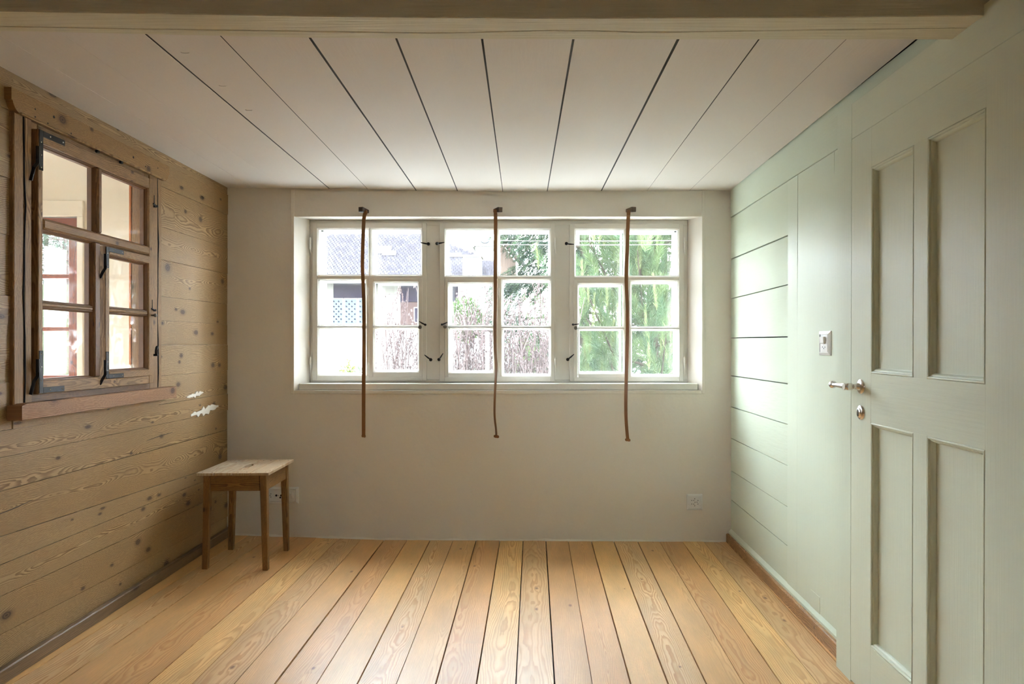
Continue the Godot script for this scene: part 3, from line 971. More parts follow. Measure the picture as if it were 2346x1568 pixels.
func build_windows() -> void:
	var D := 3.887
	# the fixed frame that holds all three
	var frame := node("trim_3")
	tag(frame, "white fixed frame with two posts between the window sashes", "", "", "structure")
	var o := OPEN_B
	var zf := -3.898
	var sashes := [[715.6, 511.0, 977.0, 873.0], [1007.0, 511.0, 1271.0, 875.0], [1305.0, 513.0, 1566.0, 874.0]]
	var rs := []
	for q: Array in sashes:
		rs.append(R(q, D))
	var lo: float = rs[1].position.y + 0.012
	var hi: float = rs[0].end.y - 0.012
	bar("head", frame, Rect2(o[0], hi, o[2] - o[0], o[3] - hi), zf, -4.06, M.paint)
	bar("bottom_rail", frame, Rect2(o[0], o[1], o[2] - o[0], lo - o[1]), zf, -4.06, M.paint)
	var xs := [[o[0], rs[0].position.x + 0.012], [rs[0].end.x - 0.012, rs[1].position.x + 0.012], [rs[1].end.x - 0.012, rs[2].position.x + 0.012], [rs[2].end.x - 0.012, o[2]]]
	for q: Array in xs:
		bar("post", frame, Rect2(q[0], lo, q[1] - q[0], hi - lo), zf, -4.06, M.paint)
	var panes := [
		[[726, 522.5, 846, 632.5], [848, 522.5, 967, 632.5], [727, 639.5, 840, 748.4], [727, 750.2, 840, 861.5]],
		[[1018.5, 523.5, 1136, 634.5], [1139.5, 523.5, 1262, 634.5], [1148, 639, 1262.5, 749.4], [1149, 751.4, 1264, 863]],
		[[1316, 524, 1433, 635], [1439, 524, 1556, 635], [1444, 642, 1556, 751.6], [1445, 753.6, 1561, 864]]]
	var vents := [[845.0, 638.0, 968.0, 865.0], [1019.0, 639.0, 1140.0, 865.0], [1314.0, 641.0, 1436.0, 866.0]]
	var vent_panes := [[[855, 645.6, 959.5, 748.6], [855, 750.4, 960.5, 853.5]], [[1026, 647, 1131, 748.8], [1027, 750.8, 1132, 855.5]], [[1323, 649, 1430, 751.4], [1325, 753.2, 1431, 857.5]]]
	var labels := ["white three-row window nearest the plank wall, roof view", "white middle window between the two posts", "white window nearest the green wall, pine view"]
	for k in 3:
		var w := node("window_%d" % (k + 1))
		tag(w, labels[k], "", "", "structure")
		var z := -D
		var back := z - 0.036
		var q: Array = sashes[k]
		var p: Array = panes[k]
		var v: Array = vents[k]
		var S := func(x0: float, y0: float, x1: float, y1: float) -> Rect2: return R([x0, y0, x1, y1], D)
		# p: upper left, upper right, then the two panes of the fixed lower half
		var fixed_left: bool = k == 0
		bar("sash_stile", w, S.call(q[0], q[1], p[0][0], q[3]), z, back, M.paint)
		bar("sash_stile", w, S.call(p[1][2], q[1], q[2], q[3]), z, back, M.paint)
		bar("sash_rail", w, S.call(p[0][0], q[1], p[1][2], p[0][1]), z, back, M.paint)
		bar("sash_rail", w, S.call(p[0][0], p[0][3], p[1][2], p[2][1]), z, back, M.paint)
		bar("sash_rail", w, S.call(p[0][0], p[3][3], p[1][2], q[3]), z, back, M.paint)
		bar("glazing_bar", w, S.call(p[0][2], p[0][1], p[1][0], p[0][3]), z - 0.0005, back, M.paint)
		if fixed_left:
			bar("glazing_bar", w, S.call(p[2][0], p[2][3], p[2][2], p[3][1]), z - 0.0005, back, M.paint)
			bar("sash_stile", w, S.call(p[2][2], p[2][1], v[0] + 1, p[3][3]), z, back, M.paint)
		else:
			bar("glazing_bar", w, S.call(p[2][0], p[2][3], p[2][2], p[3][1]), z - 0.0005, back, M.paint)
			bar("sash_stile", w, S.call(v[2] - 1, p[2][1], p[2][0], p[3][3]), z, back, M.paint)
		for e: Array in p:
			glazing(w, R(e, D), z, M.paint)
		# the small casement that opens for air, standing slightly proud
		var c := node("vent_casement", w)
		var zc := z + 0.005
		var vp: Array = vent_panes[k]
		bar("stile", c, S.call(v[0], v[1], vp[0][0], v[3]), zc, back, M.paint, 0.002)
		bar("stile", c, S.call(vp[0][2], v[1], v[2], v[3]), zc, back, M.paint, 0.002)
		bar("rail", c, S.call(vp[0][0], v[1], vp[0][2], vp[0][1]), zc, back, M.paint, 0.002)
		bar("rail", c, S.call(vp[1][0], vp[1][3], vp[1][2], v[3]), zc, back, M.paint, 0.002)
		bar("glazing_bar", c, S.call(vp[0][0], vp[0][3], vp[0][2], vp[1][1]), zc - 0.0005, back, M.paint)
		for e: Array in vp:
			glazing(c, R(e, D), zc, M.paint)
		# the outer sash, 15 cm further out, with bevelled bars
		var outer := node("outer_sash", w)
		var zo := -4.02
		var whole: Rect2 = R(q, D).grow(-0.004)
		var all := p + vp
		for e: Array in all:
			var r := R(e, D)
			var s := Shape.new()
			s.ring(r.grow(0.001), [Vector2(0, -0.030), Vector2(0.010, -0.026), Vector2(0.010, -0.016), Vector2(0, 0.0)], Transform3D(Basis(), Vector3(0, 0, zo)))
			put("glazing_bead", s, M.white, outer)
			pane(outer, r.grow(-0.006), zo - 0.02, M.glass)
		var xb: Rect2 = whole
		bar("stile", outer, Rect2(xb.position.x, xb.position.y, R(p[0], D).position.x - xb.position.x, xb.size.y), zo, zo - 0.03, M.white, 0.001)
		bar("stile", outer, Rect2(R(p[1], D).end.x, xb.position.y, xb.end.x - R(p[1], D).end.x, xb.size.y), zo, zo - 0.03, M.white, 0.001)
		bar("rail", outer, Rect2(xb.position.x, R(p[0], D).end.y, xb.size.x, xb.end.y - R(p[0], D).end.y), zo, zo - 0.03, M.white, 0.001)
		bar("rail", outer, Rect2(xb.position.x, R(p[2], D).end.y, xb.size.x, R(p[0], D).position.y - R(p[2], D).end.y), zo, zo - 0.03, M.white, 0.001)
		bar("rail", outer, Rect2(xb.position.x, xb.position.y, xb.size.x, R(p[3], D).position.y - xb.position.y), zo, zo - 0.03, M.white, 0.001)
		# white painted hinges
		var hx: float = 711.0 if k == 0 else (1273.0 if k == 1 else 1568.5)
		for hy: Array in [[545.0, 572.0, 583.0], [819.0, 836.0, 860.0]]:
			var top := at(hx, hy[0], 3.880)
			var mid := at(hx, hy[1], 3.880)
			var low := at(hx + 1.5, hy[2], 3.886)
			var s := Shape.new()
			s.tube([top + Vector3(0, 0, 0.003), mid + Vector3(0, 0, 0.003)], [0.0052], 10)
			s.tube([mid + Vector3(0, 0.004, 0), mid.lerp(low, 0.5) + Vector3(0, 0, 0.002), low], [0.004, 0.0036, 0.0016], 6)
			s.tube([top + Vector3(0, 0.002, 0), top + Vector3(0, 0.006, 0)], [0.0025], 6)
			put("hinge", s, M.paint, w)
		var vx: float = 843.0 if k == 0 else (1142.0 if k == 1 else 1438.0)
		for hy: Array in [[660.0, 676.0], [832.0, 850.0]]:
			var s := Shape.new()
			s.tube([at(vx, hy[0], 3.878), at(vx, hy[1], 3.878)], [0.0034], 8)
			s.tube([at(vx + 1, hy[1], 3.879), at(vx + 1.6, hy[1] + 10, 3.882)], [0.002, 0.001], 6)
			put("hinge", s, M.paint, c)
		# dark iron turn buckles: a pin with a round head, a blade laid over the sash, a thin rod behind it
		var latch := []
		if k == 0:
			latch = [[981.5, 559.5, 964.0, 556.0, 1.0], [974.5, 744.5, 960.5, 737.0, 0.7], [987.0, 824.5, 972.5, 813.5, 1.0]]
		elif k == 1:
			latch = [[1001.5, 558.5, 1018.0, 555.5, 1.0], [1013.0, 744.0, 1025.0, 738.5, 0.7], [1006.0, 824.0, 1015.0, 810.0, 1.0]]
		else:
			latch = [[1297.5, 558.5, 1315.0, 560.0, 1.0], [1312.5, 744.0, 1326.0, 742.5, 0.7], [1300.5, 824.0, 1315.0, 812.0, 1.0]]
		for e: Array in latch:
			var g := node("latch", w)
			var head := at(e[0], e[1], 3.866)
			var s := Shape.new()
			s.lathe([Vector2(0, 0.010), Vector2(0.006 * e[4], 0.010), Vector2(0.0092 * e[4], 0.007), Vector2(0.0092 * e[4], 0.003), Vector2(0.004, 0.0), Vector2(0.004, -0.026)], Transform3D(Basis(Vector3.RIGHT, Vector3(0, 0, 1), Vector3.DOWN), head), 16)
			put("pin", s, M.iron, g)
			s = Shape.new()
			var tip := at(e[2], e[3], 3.874)
			s.tube([head, head.lerp(tip, 0.5) + Vector3(0, -0.001, 0.001), tip], [0.0036, 0.0042, 0.0022], 8)
			put("blade", s, M.iron, g)
		var kn: Array = [[963.0, 750.0], [1020.5, 749.0], [1319.0, 752.0]][k]
		var ks := Shape.new()
		ks.lathe([Vector2(0, 0.020), Vector2(0.008, 0.0195), Vector2(0.0108, 0.017), Vector2(0.0108, 0.014), Vector2(0.006, 0.010), Vector2(0.005, 0.0), Vector2(0.005, -0.004)], Transform3D(Basis(Vector3.RIGHT, Vector3(0, 0, 1), Vector3.DOWN), at(kn[0], kn[1], 3.878)), 20)
		put("knob", ks, M.iron_knob, c)


# ---------------------------------------------------------------- the old brown window in the plank wall

func build_inner_window() -> void:
	var T := Transform3D(Basis(Vector3(0, 0, -1), Vector3.UP, Vector3(1, 0, 0)), Vector3(LEFT, 0, 0))
	var w := node("window_4")
	w.transform = T
	tag(w, "old brown timber window in the plank wall with iron corner straps", "", "", "structure")
	var rec := func(x0: float, y0: float, x1: float, y1: float) -> Rect2: return Rect2(x0, y0, x1 - x0, y1 - y0)
	var wb := func(called: String, parent: Node3D, r: Rect2, z0: float, z1: float, m: Material, bev := 0.002) -> void:
		var s := Shape.new()
		s.box(Vector3(r.get_center().x, r.get_center().y, (z0 + z1) / 2), Vector3(r.size.x, r.size.y, absf(z1 - z0)), bev, Basis(), pick(6, 2.2, 0.12, maxf(r.size.x, r.size.y), 0 if r.size.x > r.size.y else 1))
		put(called, s, m, parent)
	# posts with their shakes
	for q: Array in [[2.188, 2.232, 0.014], [2.2335, 2.266, 0.016], [2.986, 3.052, 0.012], [3.055, 3.090, 0.009]]:
		wb.call("post", w, rec.call(q[0], 0.885, q[1], 1.832), -0.02, q[2], M.old, 0.003)
	for q: Array in [[2.2330, 0.016], [3.0535, 0.012]]:
		var path := []
		for k in 14:
			path.append(Vector3(q[0] + 0.0035 * sin(k * 0.9) + 0.0015 * sin(k * 2.3), 0.89 + 0.94 * k / 13.0, q[1] - 0.0012))
		var s := Shape.new()
		s.tube(path, [0.0022, 0.003, 0.0035, 0.0028, 0.0022, 0.003, 0.0036, 0.003, 0.0024, 0.0034, 0.003, 0.0022, 0.003, 0.0024], 5)
		put("shake", s, M.hole, w)
	# fixed frame
	wb.call("frame_stile", w, rec.call(2.264, 0.885, 2.305, 1.834), -0.05, 0.006, M.old)
	wb.call("frame_stile", w, rec.call(2.958, 0.885, 2.988, 1.834), -0.05, 0.006, M.old)
	wb.call("frame_rail", w, rec.call(2.305, 1.79, 2.958, 1.834), -0.05, 0.006, M.old)
	wb.call("frame_rail", w, rec.call(2.264, 0.885, 2.988, 0.935), -0.05, 0.012, M.old_dark)
	# lining of the opening on the far side
	wb.call("lining", w, rec.call(2.962, 0.90, 2.985, 1.83), -0.058, -0.05, M.reveal)
	for q: Array in [[2.2, 0.85, 2.288, 1.90], [2.962, 0.85, 3.06, 1.90], [2.2, 1.80, 3.06, 1.90], [2.2, 0.84, 3.06, 0.92]]:
		wb.call("lining", w, rec.call(q[0], q[1], q[2], q[3]), -0.066, -0.05, M.reveal)
	var lin_s := Shape.new()
	lin_s.box(Vector3(2.972, 1.36, -0.033), Vector3(0.012, 0.90, 0.044), 0.001, Basis(), [8, 3, 0.1, 4.0, 0.135, 0.1, 1])
	put("lining", lin_s, M.reveal, w)
	# big sash
	var sash := node("sash", w)
	var f := 0.030
	var bk := -0.012
	wb.call("stile", sash, rec.call(2.276, 0.918, 2.298, 1.805), bk, f, M.old)
	wb.call("stile", sash, rec.call(2.950, 0.918, 2.984, 1.805), bk, f, M.old)
	wb.call("rail", sash, rec.call(2.298, 1.762, 2.950, 1.805), bk, f, M.old)
	wb.call("rail", sash, rec.call(2.298, 0.918, 2.950, 0.962), bk, f - 0.001, M.old)
	wb.call("rail", sash, rec.call(2.298, 1.474, 2.950, 1.509), bk, f + 0.003, M.old, 0.006)
	wb.call("glazing_bar", sash, rec.call(2.595, 1.509, 2.624, 1.762), bk, f, M.old_dark, 0.007)
	wb.call("post", sash, rec.call(2.580, 0.962, 2.614, 1.474), bk, f - 0.002, M.old_dark, 0.004)
	wb.call("glazing_bar", sash, rec.call(2.298, 1.212, 2.580, 1.228), bk, f - 0.008, M.old, 0.005)
	for q: Array in [[2.298, 1.509, 2.595, 1.762], [2.624, 1.509, 2.950, 1.762], [2.298, 1.228, 2.580, 1.474], [2.298, 0.962, 2.580, 1.212]]:
		var r: Rect2 = rec.call(q[0], q[1], q[2], q[3])
		var s := Shape.new()
		s.ring(r, [Vector2(-0.001, 0.020), Vector2(0.002, 0.020), Vector2(0.0035, 0.014), Vector2(0.007, 0.009), Vector2(0.007, -0.008), Vector2(-0.001, -0.008)], Transform3D())
		put("glazing_bead", s, M.old_dark, sash)
		pane(sash, r.grow(-0.004), 0.003, M.old_glass)
	# small casement on the far half
	var cas := node("vent_casement", w)
	var fc := 0.036
	wb.call("stile", cas, rec.call(2.631, 0.951, 2.657, 1.466), bk, fc, M.old)
	wb.call("stile", cas, rec.call(2.942, 0.951, 2.966, 1.466), bk, fc - 0.003, M.old)
	wb.call("rail", cas, rec.call(2.657, 1.436, 2.942, 1.466), bk, fc, M.old)
	wb.call("rail", cas, rec.call(2.657, 0.951, 2.942, 0.980), bk, fc, M.old)
	wb.call("glazing_bar", cas, rec.call(2.657, 1.213, 2.942, 1.229), bk, fc - 0.008, M.old, 0.005)
	for q: Array in [[2.657, 1.229, 2.942, 1.436], [2.657, 0.980, 2.942, 1.213]]:
		var r: Rect2 = rec.call(q[0], q[1], q[2], q[3])
		var s := Shape.new()
		s.ring(r, [Vector2(-0.001, 0.026), Vector2(0.002, 0.026), Vector2(0.0035, 0.018), Vector2(0.007, 0.012), Vector2(0.007, -0.008), Vector2(-0.001, -0.008)], Transform3D())
		put("glazing_bead", s, M.old_dark, cas)
		pane(cas, r.grow(-0.004), 0.004, M.old_glass)
	# head board with ogee ends, and the sill block
	var head := PackedVector2Array([Vector2(2.165, 1.902), Vector2(2.165, 1.8635)])
	for k in 7:
		var t := k / 6.0
		head.append(Vector2(2.170 + 0.030 * t - 0.004 * sin(t * PI), 1.8625 - 0.034 * t - 0.005 * sin(t * PI)))
	for k in 7:
		var t := 1.0 - k / 6.0
		head.append(Vector2(3.123 - 0.030 * t + 0.004 * sin(t * PI), 1.8625 - 0.034 * t - 0.005 * sin(t * PI)))
	head.append(Vector2(3.128, 1.8635))
	head.append(Vector2(3.128, 1.902))
	var hs := Shape.new()
	hs.prism(head, Transform3D(Basis(), Vector3(0, 0, -0.01)), 0.034, [12, 6, 0.1, 2.2, 0.17, 0.2, 0], 0)
	put("head_board", hs, M.pine_head, w)
	var bead := Shape.new()
	bead.box(Vector3(2.646, 1.8305, 0.026), Vector3(0.89, 0.008, 0.008), 0.003, Basis(), pick(6, 2.2, 0.12, 1.0, 0))
	put("head_bead", bead, M.pine_head, w)
	for q: Array in [[2.604, 0.017], [2.757, 0.015]]:
		var s := Shape.new()
		s.box(Vector3(q[0], 1.822, 0.022), Vector3(q[1], 0.012, 0.012), 0.003)
		put("peg", s, M.iron, w)
	var sill := PackedVector2Array([Vector2(2.178, 0.842), Vector2(3.145, 0.842), Vector2(3.145, 0.894), Vector2(2.20, 0.894), Vector2(2.178, 0.888)])
	var ss := Shape.new()
	ss.prism(sill, Transform3D(Basis(), Vector3(0, 0, -0.01)), 0.058, [12, 7, 0.1, 2.2, 0.17, 0.1, 0], 0)
	put("sill_board", ss, M.sill, w)
	# nail holes in the head board
	for q: Array in [[2.36, 1.872, 0.005], [2.27, 1.868, 0.003], [2.27, 1.842, 0.003], [2.33, 1.84, 0.003], [2.45, 1.843, 0.003], [2.84, 1.865, 0.005], [2.93, 1.85, 0.003], [3.03, 1.87, 0.003]]:
		var s := Shape.new()
		s.lathe([Vector2(0, 0.0006), Vector2(q[2], 0.0004), Vector2(q[2], -0.002)], Transform3D(Basis(Vector3.RIGHT, Vector3(0, 0, 1), Vector3.DOWN), Vector3(q[0], q[1], 0.0242)), 8)
		put("nail_hole", s, M.hole, w)
	# wrought iron corner straps with nail heads
	var strap := func(parent: Node3D, x0: float, yc: float, up: float, arm: float, z: float, wd: float) -> void:
		var s := Shape.new()
		var sg := signf(up)
		s.box(Vector3(x0 + wd / 2, yc + up / 2, z + 0.0012), Vector3(wd, absf(up), 0.0024), 0.0008)
		s.box(Vector3(x0 + wd + (arm - wd) / 2, yc + sg * wd / 2, z + 0.0012), Vector3(arm - wd, wd, 0.0024), 0.0008)
		put("corner_strap", s, M.iron, parent)
		for v: Vector2 in [Vector2(x0 + wd / 2, yc + up * 0.93), Vector2(x0 + wd / 2, yc + up * 0.62), Vector2(x0 + wd / 2, yc + up * 0.30), Vector2(x0 + arm * 0.42, yc + sg * wd / 2), Vector2(x0 + arm * 0.92, yc + sg * wd / 2)]:
			var h := Shape.new()
			h.lathe([Vector2(0, 0.002), Vector2(0.0016, 0.0016), Vector2(0.0028, 0.0)], Transform3D(Basis(Vector3.RIGHT, Vector3(0, 0, 1), Vector3.DOWN), Vector3(v.x, v.y, z + 0.0022)), 8)
			put("nail", h, M.nickel, parent)
	strap.call(sash, 2.2775, 1.804, -0.135, 0.128, f, 0.0195)
	strap.call(sash, 2.2775, 0.921, 0.143, 0.125, f, 0.0195)
	strap.call(cas, 2.6325, 1.464, -0.082, 0.116, fc, 0.0175)
	strap.call(cas, 2.6325, 0.953, 0.105, 0.116, fc, 0.0175)
	# hinges: barrel, arm and a spade-shaped tail
	var hinge := func(x: float, y: float, z: float, tail: float) -> void:
		var s := Shape.new()
		s.tube([Vector3(x, y + 0.022, z), Vector3(x, y - 0.022, z)], [0.0055], 10)
		s.box(Vector3(x + 0.008, y, z), Vector3(0.016, 0.018, 0.003), 0.0008)
		s.band([Vector3(x, y - 0.018, z), Vector3(x - 0.004, y - 0.035, z + 0.002), Vector3(x - 0.011, y - 0.05, z - 0.004), Vector3(x - 0.013, y - 0.06 - tail * 0.4, z - 0.010), Vector3(x - 0.014, y - 0.05 - tail, z - 0.013)], 0.010, 0.004, [1.2, 1.2, 1.0, 1.57, 1.57])
		put("hinge", s, M.iron, w)
	hinge.call(2.268, 1.722, 0.034, 0.045)
	hinge.call(2.268, 1.014, 0.034, 0.045)
	hinge.call(2.624, 1.412, 0.040, 0.02)
	hinge.call(2.624, 1.004, 0.040, 0.02)
	# turn buckles on the far post
	for q: Array in [[3.0, 1.694, 0.0], [2.985, 1.236, 0.0], [3.0, 1.04, 1.0]]:
		var s := Shape.new()
		var c := Vector3(q[0], q[1], 0.012)
		s.tube([c, c + Vector3(0, 0, 0.028)], [0.005], 10)
		if q[2] < 0.5:
			s.tube([c + Vector3(0, 0, 0.022), c + Vector3(-0.014, 0.002, 0.024), c + Vector3(-0.026, 0.006, 0.022)], [0.004, 0.004, 0.003], 8)
			s.tube([c + Vector3(-0.016, 0.0, 0.021), c + Vector3(-0.016, 0.045, 0.0205)], [0.0022, 0.0014], 6)
		else:
			s.tube([c + Vector3(0.002, 0.006, 0.02), c + Vector3(-0.010, 0.02, 0.026), c + Vector3(-0.004, 0.034, 0.026), c + Vector3(0.002, 0.038, 0.024)], [0.006, 0.005, 0.006, 0.004], 8)
		put("latch", s, M.iron, w)
	var kn := Shape.new()
	kn.lathe([Vector2(0, 0.022), Vector2(0.006, 0.021), Vector2(0.0085, 0.017), Vector2(0.006, 0.012), Vector2(0.004, 0.008), Vector2(0.004, 0.0)], Transform3D(Basis(Vector3.RIGHT, Vector3(0, 0, 1), Vector3.DOWN), Vector3(2.962, 1.213, 0.033)), 16)
	put("knob", kn, M.iron_knob, cas)


# ---------------------------------------------------------------- things in the room

func build_straps() -> void:
	var paths := [
		[[837.0, 487], [834, 500], [832, 540], [830.5, 600], [831.5, 640], [833.5, 690], [834, 760], [833.5, 850], [833, 930], [833, 990], [833, 997]],
		[[1135.0, 487], [1135.5, 510], [1135, 560], [1135, 640], [1135, 700], [1134, 750], [1134.5, 800], [1136.5, 845], [1134, 900], [1133, 950], [1136.5, 985], [1137, 998]],
		[[1440.0, 488], [1438.5, 520], [1437, 570], [1435, 640], [1437.5, 700], [1437.5, 770], [1436, 830], [1434, 900], [1434, 950], [1436, 985], [1438, 1006]]]
	var turns := [[0.0, 0.1, 0.1, 0.15, 0.1, 0.0, 0.0, 0.0, 0.0, 0.1, 0.2], [0.1, 0.15, 0.2, 0.2, 0.35, 0.5, 0.6, 0.75, 0.95, 1.0, 1.05, 1.1], [0.1, 0.1, 0.15, 0.2, 0.4, 0.5, 0.6, 0.65, 0.7, 0.75, 0.8]]
	var words := ["over the window with the roof view", "over the middle window", "over the window with the pine view"]
	var pegs := [[841.0, 485.5, 826.5, 480.0], [1134.5, 483.5, 1146.0, 480.5], [1438.0, 483.5, 1452.0, 480.0]]
	for k in 3:
		var root := node("leather_strap")
		tag(root, "long brown leather strap hanging from the peg " + words[k], "strap", "leather straps hanging before the windows")
		var pts := []
		for v: Array in paths[k]:
			pts.append(at(v[0], v[1], 3.742))
		# a smooth line through the points
		var cv := Curve3D.new()
		for i in pts.size():
			var tan: Vector3 = (pts[mini(i + 1, pts.size() - 1)] - pts[maxi(i - 1, 0)]) / 6.0
			cv.add_point(pts[i], -tan, tan)
		var fine := []
		var tw := []
		var nn := 70
		for i in nn:
			var t := i / float(nn - 1)
			fine.append(cv.sample_baked(t * cv.get_baked_length(), true))
			var ft: float = t * (turns[k].size() - 1)
			var a := int(ft)
			tw.append(lerpf(turns[k][a], turns[k][mini(a + 1, turns[k].size() - 1)], ft - a))
		var s := Shape.new()
		s.band(fine, 0.0195, 0.0032, tw)
		# the loop round the peg
		var top: Vector3 = fine[0]
		s.band([top + Vector3(0, -0.012, 0.002), top + Vector3(0, 0.006, 0.011), top + Vector3(0, 0.014, 0.002), top + Vector3(0, 0.008, -0.012), top + Vector3(0, -0.012, -0.004)], 0.0185, 0.003, [0.0, 0.0, 0.0, 0.0, 0.0])
		put("band", s, M.leather, root)
		var e: Vector3 = fine[-1] + Vector3(0, -0.006, 0.0)
		var kn := Shape.new()
		kn.lathe([Vector2(0, -0.015 if k > 0 else -0.011), Vector2(0.006, -0.013 if k > 0 else -0.010), Vector2(0.0085, -0.006), Vector2(0.0075, 0.0), Vector2(0.0088, 0.006), Vector2(0.006, 0.014 if k > 0 else 0.010), Vector2(0, 0.016 if k > 0 else 0.012)], Transform3D(Basis(Vector3(0, 1, 0), Vector3(1, -0.12, 0).normalized(), Vector3(0, 0, -1)), e), 14)
		put("knot", kn, M.leather, root)
		# the wooden peg in the wall
		var q: Array = pegs[k]
		var peg := node("wooden_peg")
		tag(peg, "short dark square wooden peg in the wall " + words[k], "peg", "dark pegs above the windows")
		var a := at(q[0], q[1], 3.80)
		var b := at(q[2], q[3], 3.715)
		var d := (b - a).normalized()
		var sd := d.cross(Vector3.UP).normalized()
		var up := sd.cross(d)
		var rows := []
		for i in 5:
			var t := i / 4.0
			var c := a.lerp(b, t)
			var h := lerpf(0.0115, 0.0125, t)
			var v := lerpf(0.0085, 0.0135, t)
			rows.append([c - sd * h - up * v, c + sd * h - up * v, c + sd * h + up * v, c - sd * h + up * v])
		var ps := Shape.new()
		var uv := [Vector2.ZERO, Vector2.RIGHT, Vector2.ONE, Vector2.DOWN]
		for i in 4:
			for j in 4:
				var m := (j + 1) % 4
				ps.face([rows[i][j], rows[i][m], rows[i + 1][m], rows[i + 1][j]], uv, rows[i][j] + rows[i][m] - a.lerp(b, i / 4.0) * 2.0)
		ps.face(rows[0], uv, -d)
		put("shank", ps, M.peg, peg)
		var hd := Shape.new()
		hd.box(b + d * 0.002, Vector3(0.0235, 0.026, 0.006), 0.002, Basis(sd, up, -d))
		put("end", hd, M.peg, peg)


func build_sockets() -> void:
	# single square socket near the green wall
	var c := at(1591, 1150.5, BACK)
	var s1 := node("wall_socket", self, Vector3(c.x, c.y, -BACK))
	tag(s1, "white square three-way wall socket low beside the green wall", "socket")
	plate(s1, 0.088, 0.088)
	face_plate(s1, 0.06, 0.06, Vector3.ZERO)
	for q: Array in [[-0.0005, 0.0195], [-0.017, 0.0105], [-0.006, 0.0105], [0.017, 0.0105], [0.0005, 0.0], [0.012, 0.0005], [-0.017, -0.0095], [-0.006, -0.010], [0.017, -0.0095], [-0.0005, -0.0195]]:
		hole(s1, q[0], q[1], 0.0022)
	# long triple plate behind the stool
	var r := at(684.0, 1135.0, BACK)
	var w := 0.205
	var s2 := node("wall_socket", self, Vector3(r.x - w / 2, r.y, -BACK))
	tag(s2, "long white triple wall plate with sockets behind the stool", "socket")
	plate(s2, w, 0.092)
	face_plate(s2, 0.058, 0.058, Vector3(-0.058, 0, 0))
	face_plate(s2, 0.058, 0.058, Vector3(0.0, 0, 0))
	face_plate(s2, 0.058, 0.058, Vector3(0.058, 0, 0))
	for q: Array in [[-0.0745, 0.0], [-0.064, 0.0095], [-0.069, 0.0095], [-0.064, -0.0095], [-0.0645, 0.0185], [-0.0645, -0.0185], [-0.0525, 0.0], [-0.048, 0.009], [-0.048, -0.009]]:
		hole(s2, q[0], q[1], 0.0022)
	for q: Array in [[-0.018, 0.0, 0.0062], [0.009, 0.0, 0.006], [0.004, -0.0115, 0.0052], [-0.005, 0.0, 0.002]]:
		hole(s2, q[0], q[1], q[2])
	var k := Shape.new()
	k.box(Vector3(0.066, 0.002, 0.014), Vector3(0.024, 0.034, 0.008), 0.003, Basis(Vector3.RIGHT, 0.12))
	k.box(Vector3(0.066, 0.006, 0.019), Vector3(0.012, 0.014, 0.003), 0.001, Basis(Vector3.RIGHT, 0.12))
	put("jack_cover", k, M.plastic, s2)
	# switch with a socket below, on the green wall
	var s3 := node("light_switch")
	s3.transform = RW * Transform3D(Basis(), Vector3(1.238, 1.097, 0.0005))
	tag(s3, "white rocker light switch with small socket on the green wall", "switch")
	plate(s3, 0.100, 0.091)
	face_plate(s3, 0.060, 0.062, Vector3.ZERO)
	var rk := Shape.new()
	rk.box(Vector3(0.0, 0.0115, 0.0135), Vector3(0.035, 0.026, 0.009), 0.002, Basis(Vector3.RIGHT, 0.06))
	put("rocker", rk, M.plastic, s3)
	for q: Array in [[-0.011, -0.0145], [0.011, -0.0145], [0.0, -0.0195], [0.0, -0.0055]]:
		hole(s3, q[0], q[1], 0.0024 if q[1] < -0.01 else 0.0012)


func plate(o: Node3D, w: float, h: float) -> void:
	var s := Shape.new()
	s.ring(Rect2(-w / 2, -h / 2, w, h), [Vector2(0, 0), Vector2(0, 0.004), Vector2(0.0015, 0.0055), Vector2(0.010, 0.0095), Vector2(0.0125, 0.0095), Vector2(0.0125, 0.0)], Transform3D())
	put("frame", s, M.plastic, o)


func face_plate(o: Node3D, w: float, h: float, c: Vector3) -> void:
	var s := Shape.new()
	s.box(c + Vector3(0, 0, 0.0045), Vector3(w + 0.002, h + 0.004, 0.009), 0.0008)
	put("cover", s, M.plastic, o)


func hole(o: Node3D, x: float, y: float, r: float) -> void:
	var s := Shape.new()
	s.lathe([Vector2(0, 0.0004), Vector2(r, 0.0004), Vector2(r, -0.002)], Transform3D(Basis(Vector3.RIGHT, Vector3(0, 0, 1), Vector3.DOWN), Vector3(x, y, 0.009)), 12)
	put("contact_hole", s, M.hole, o)


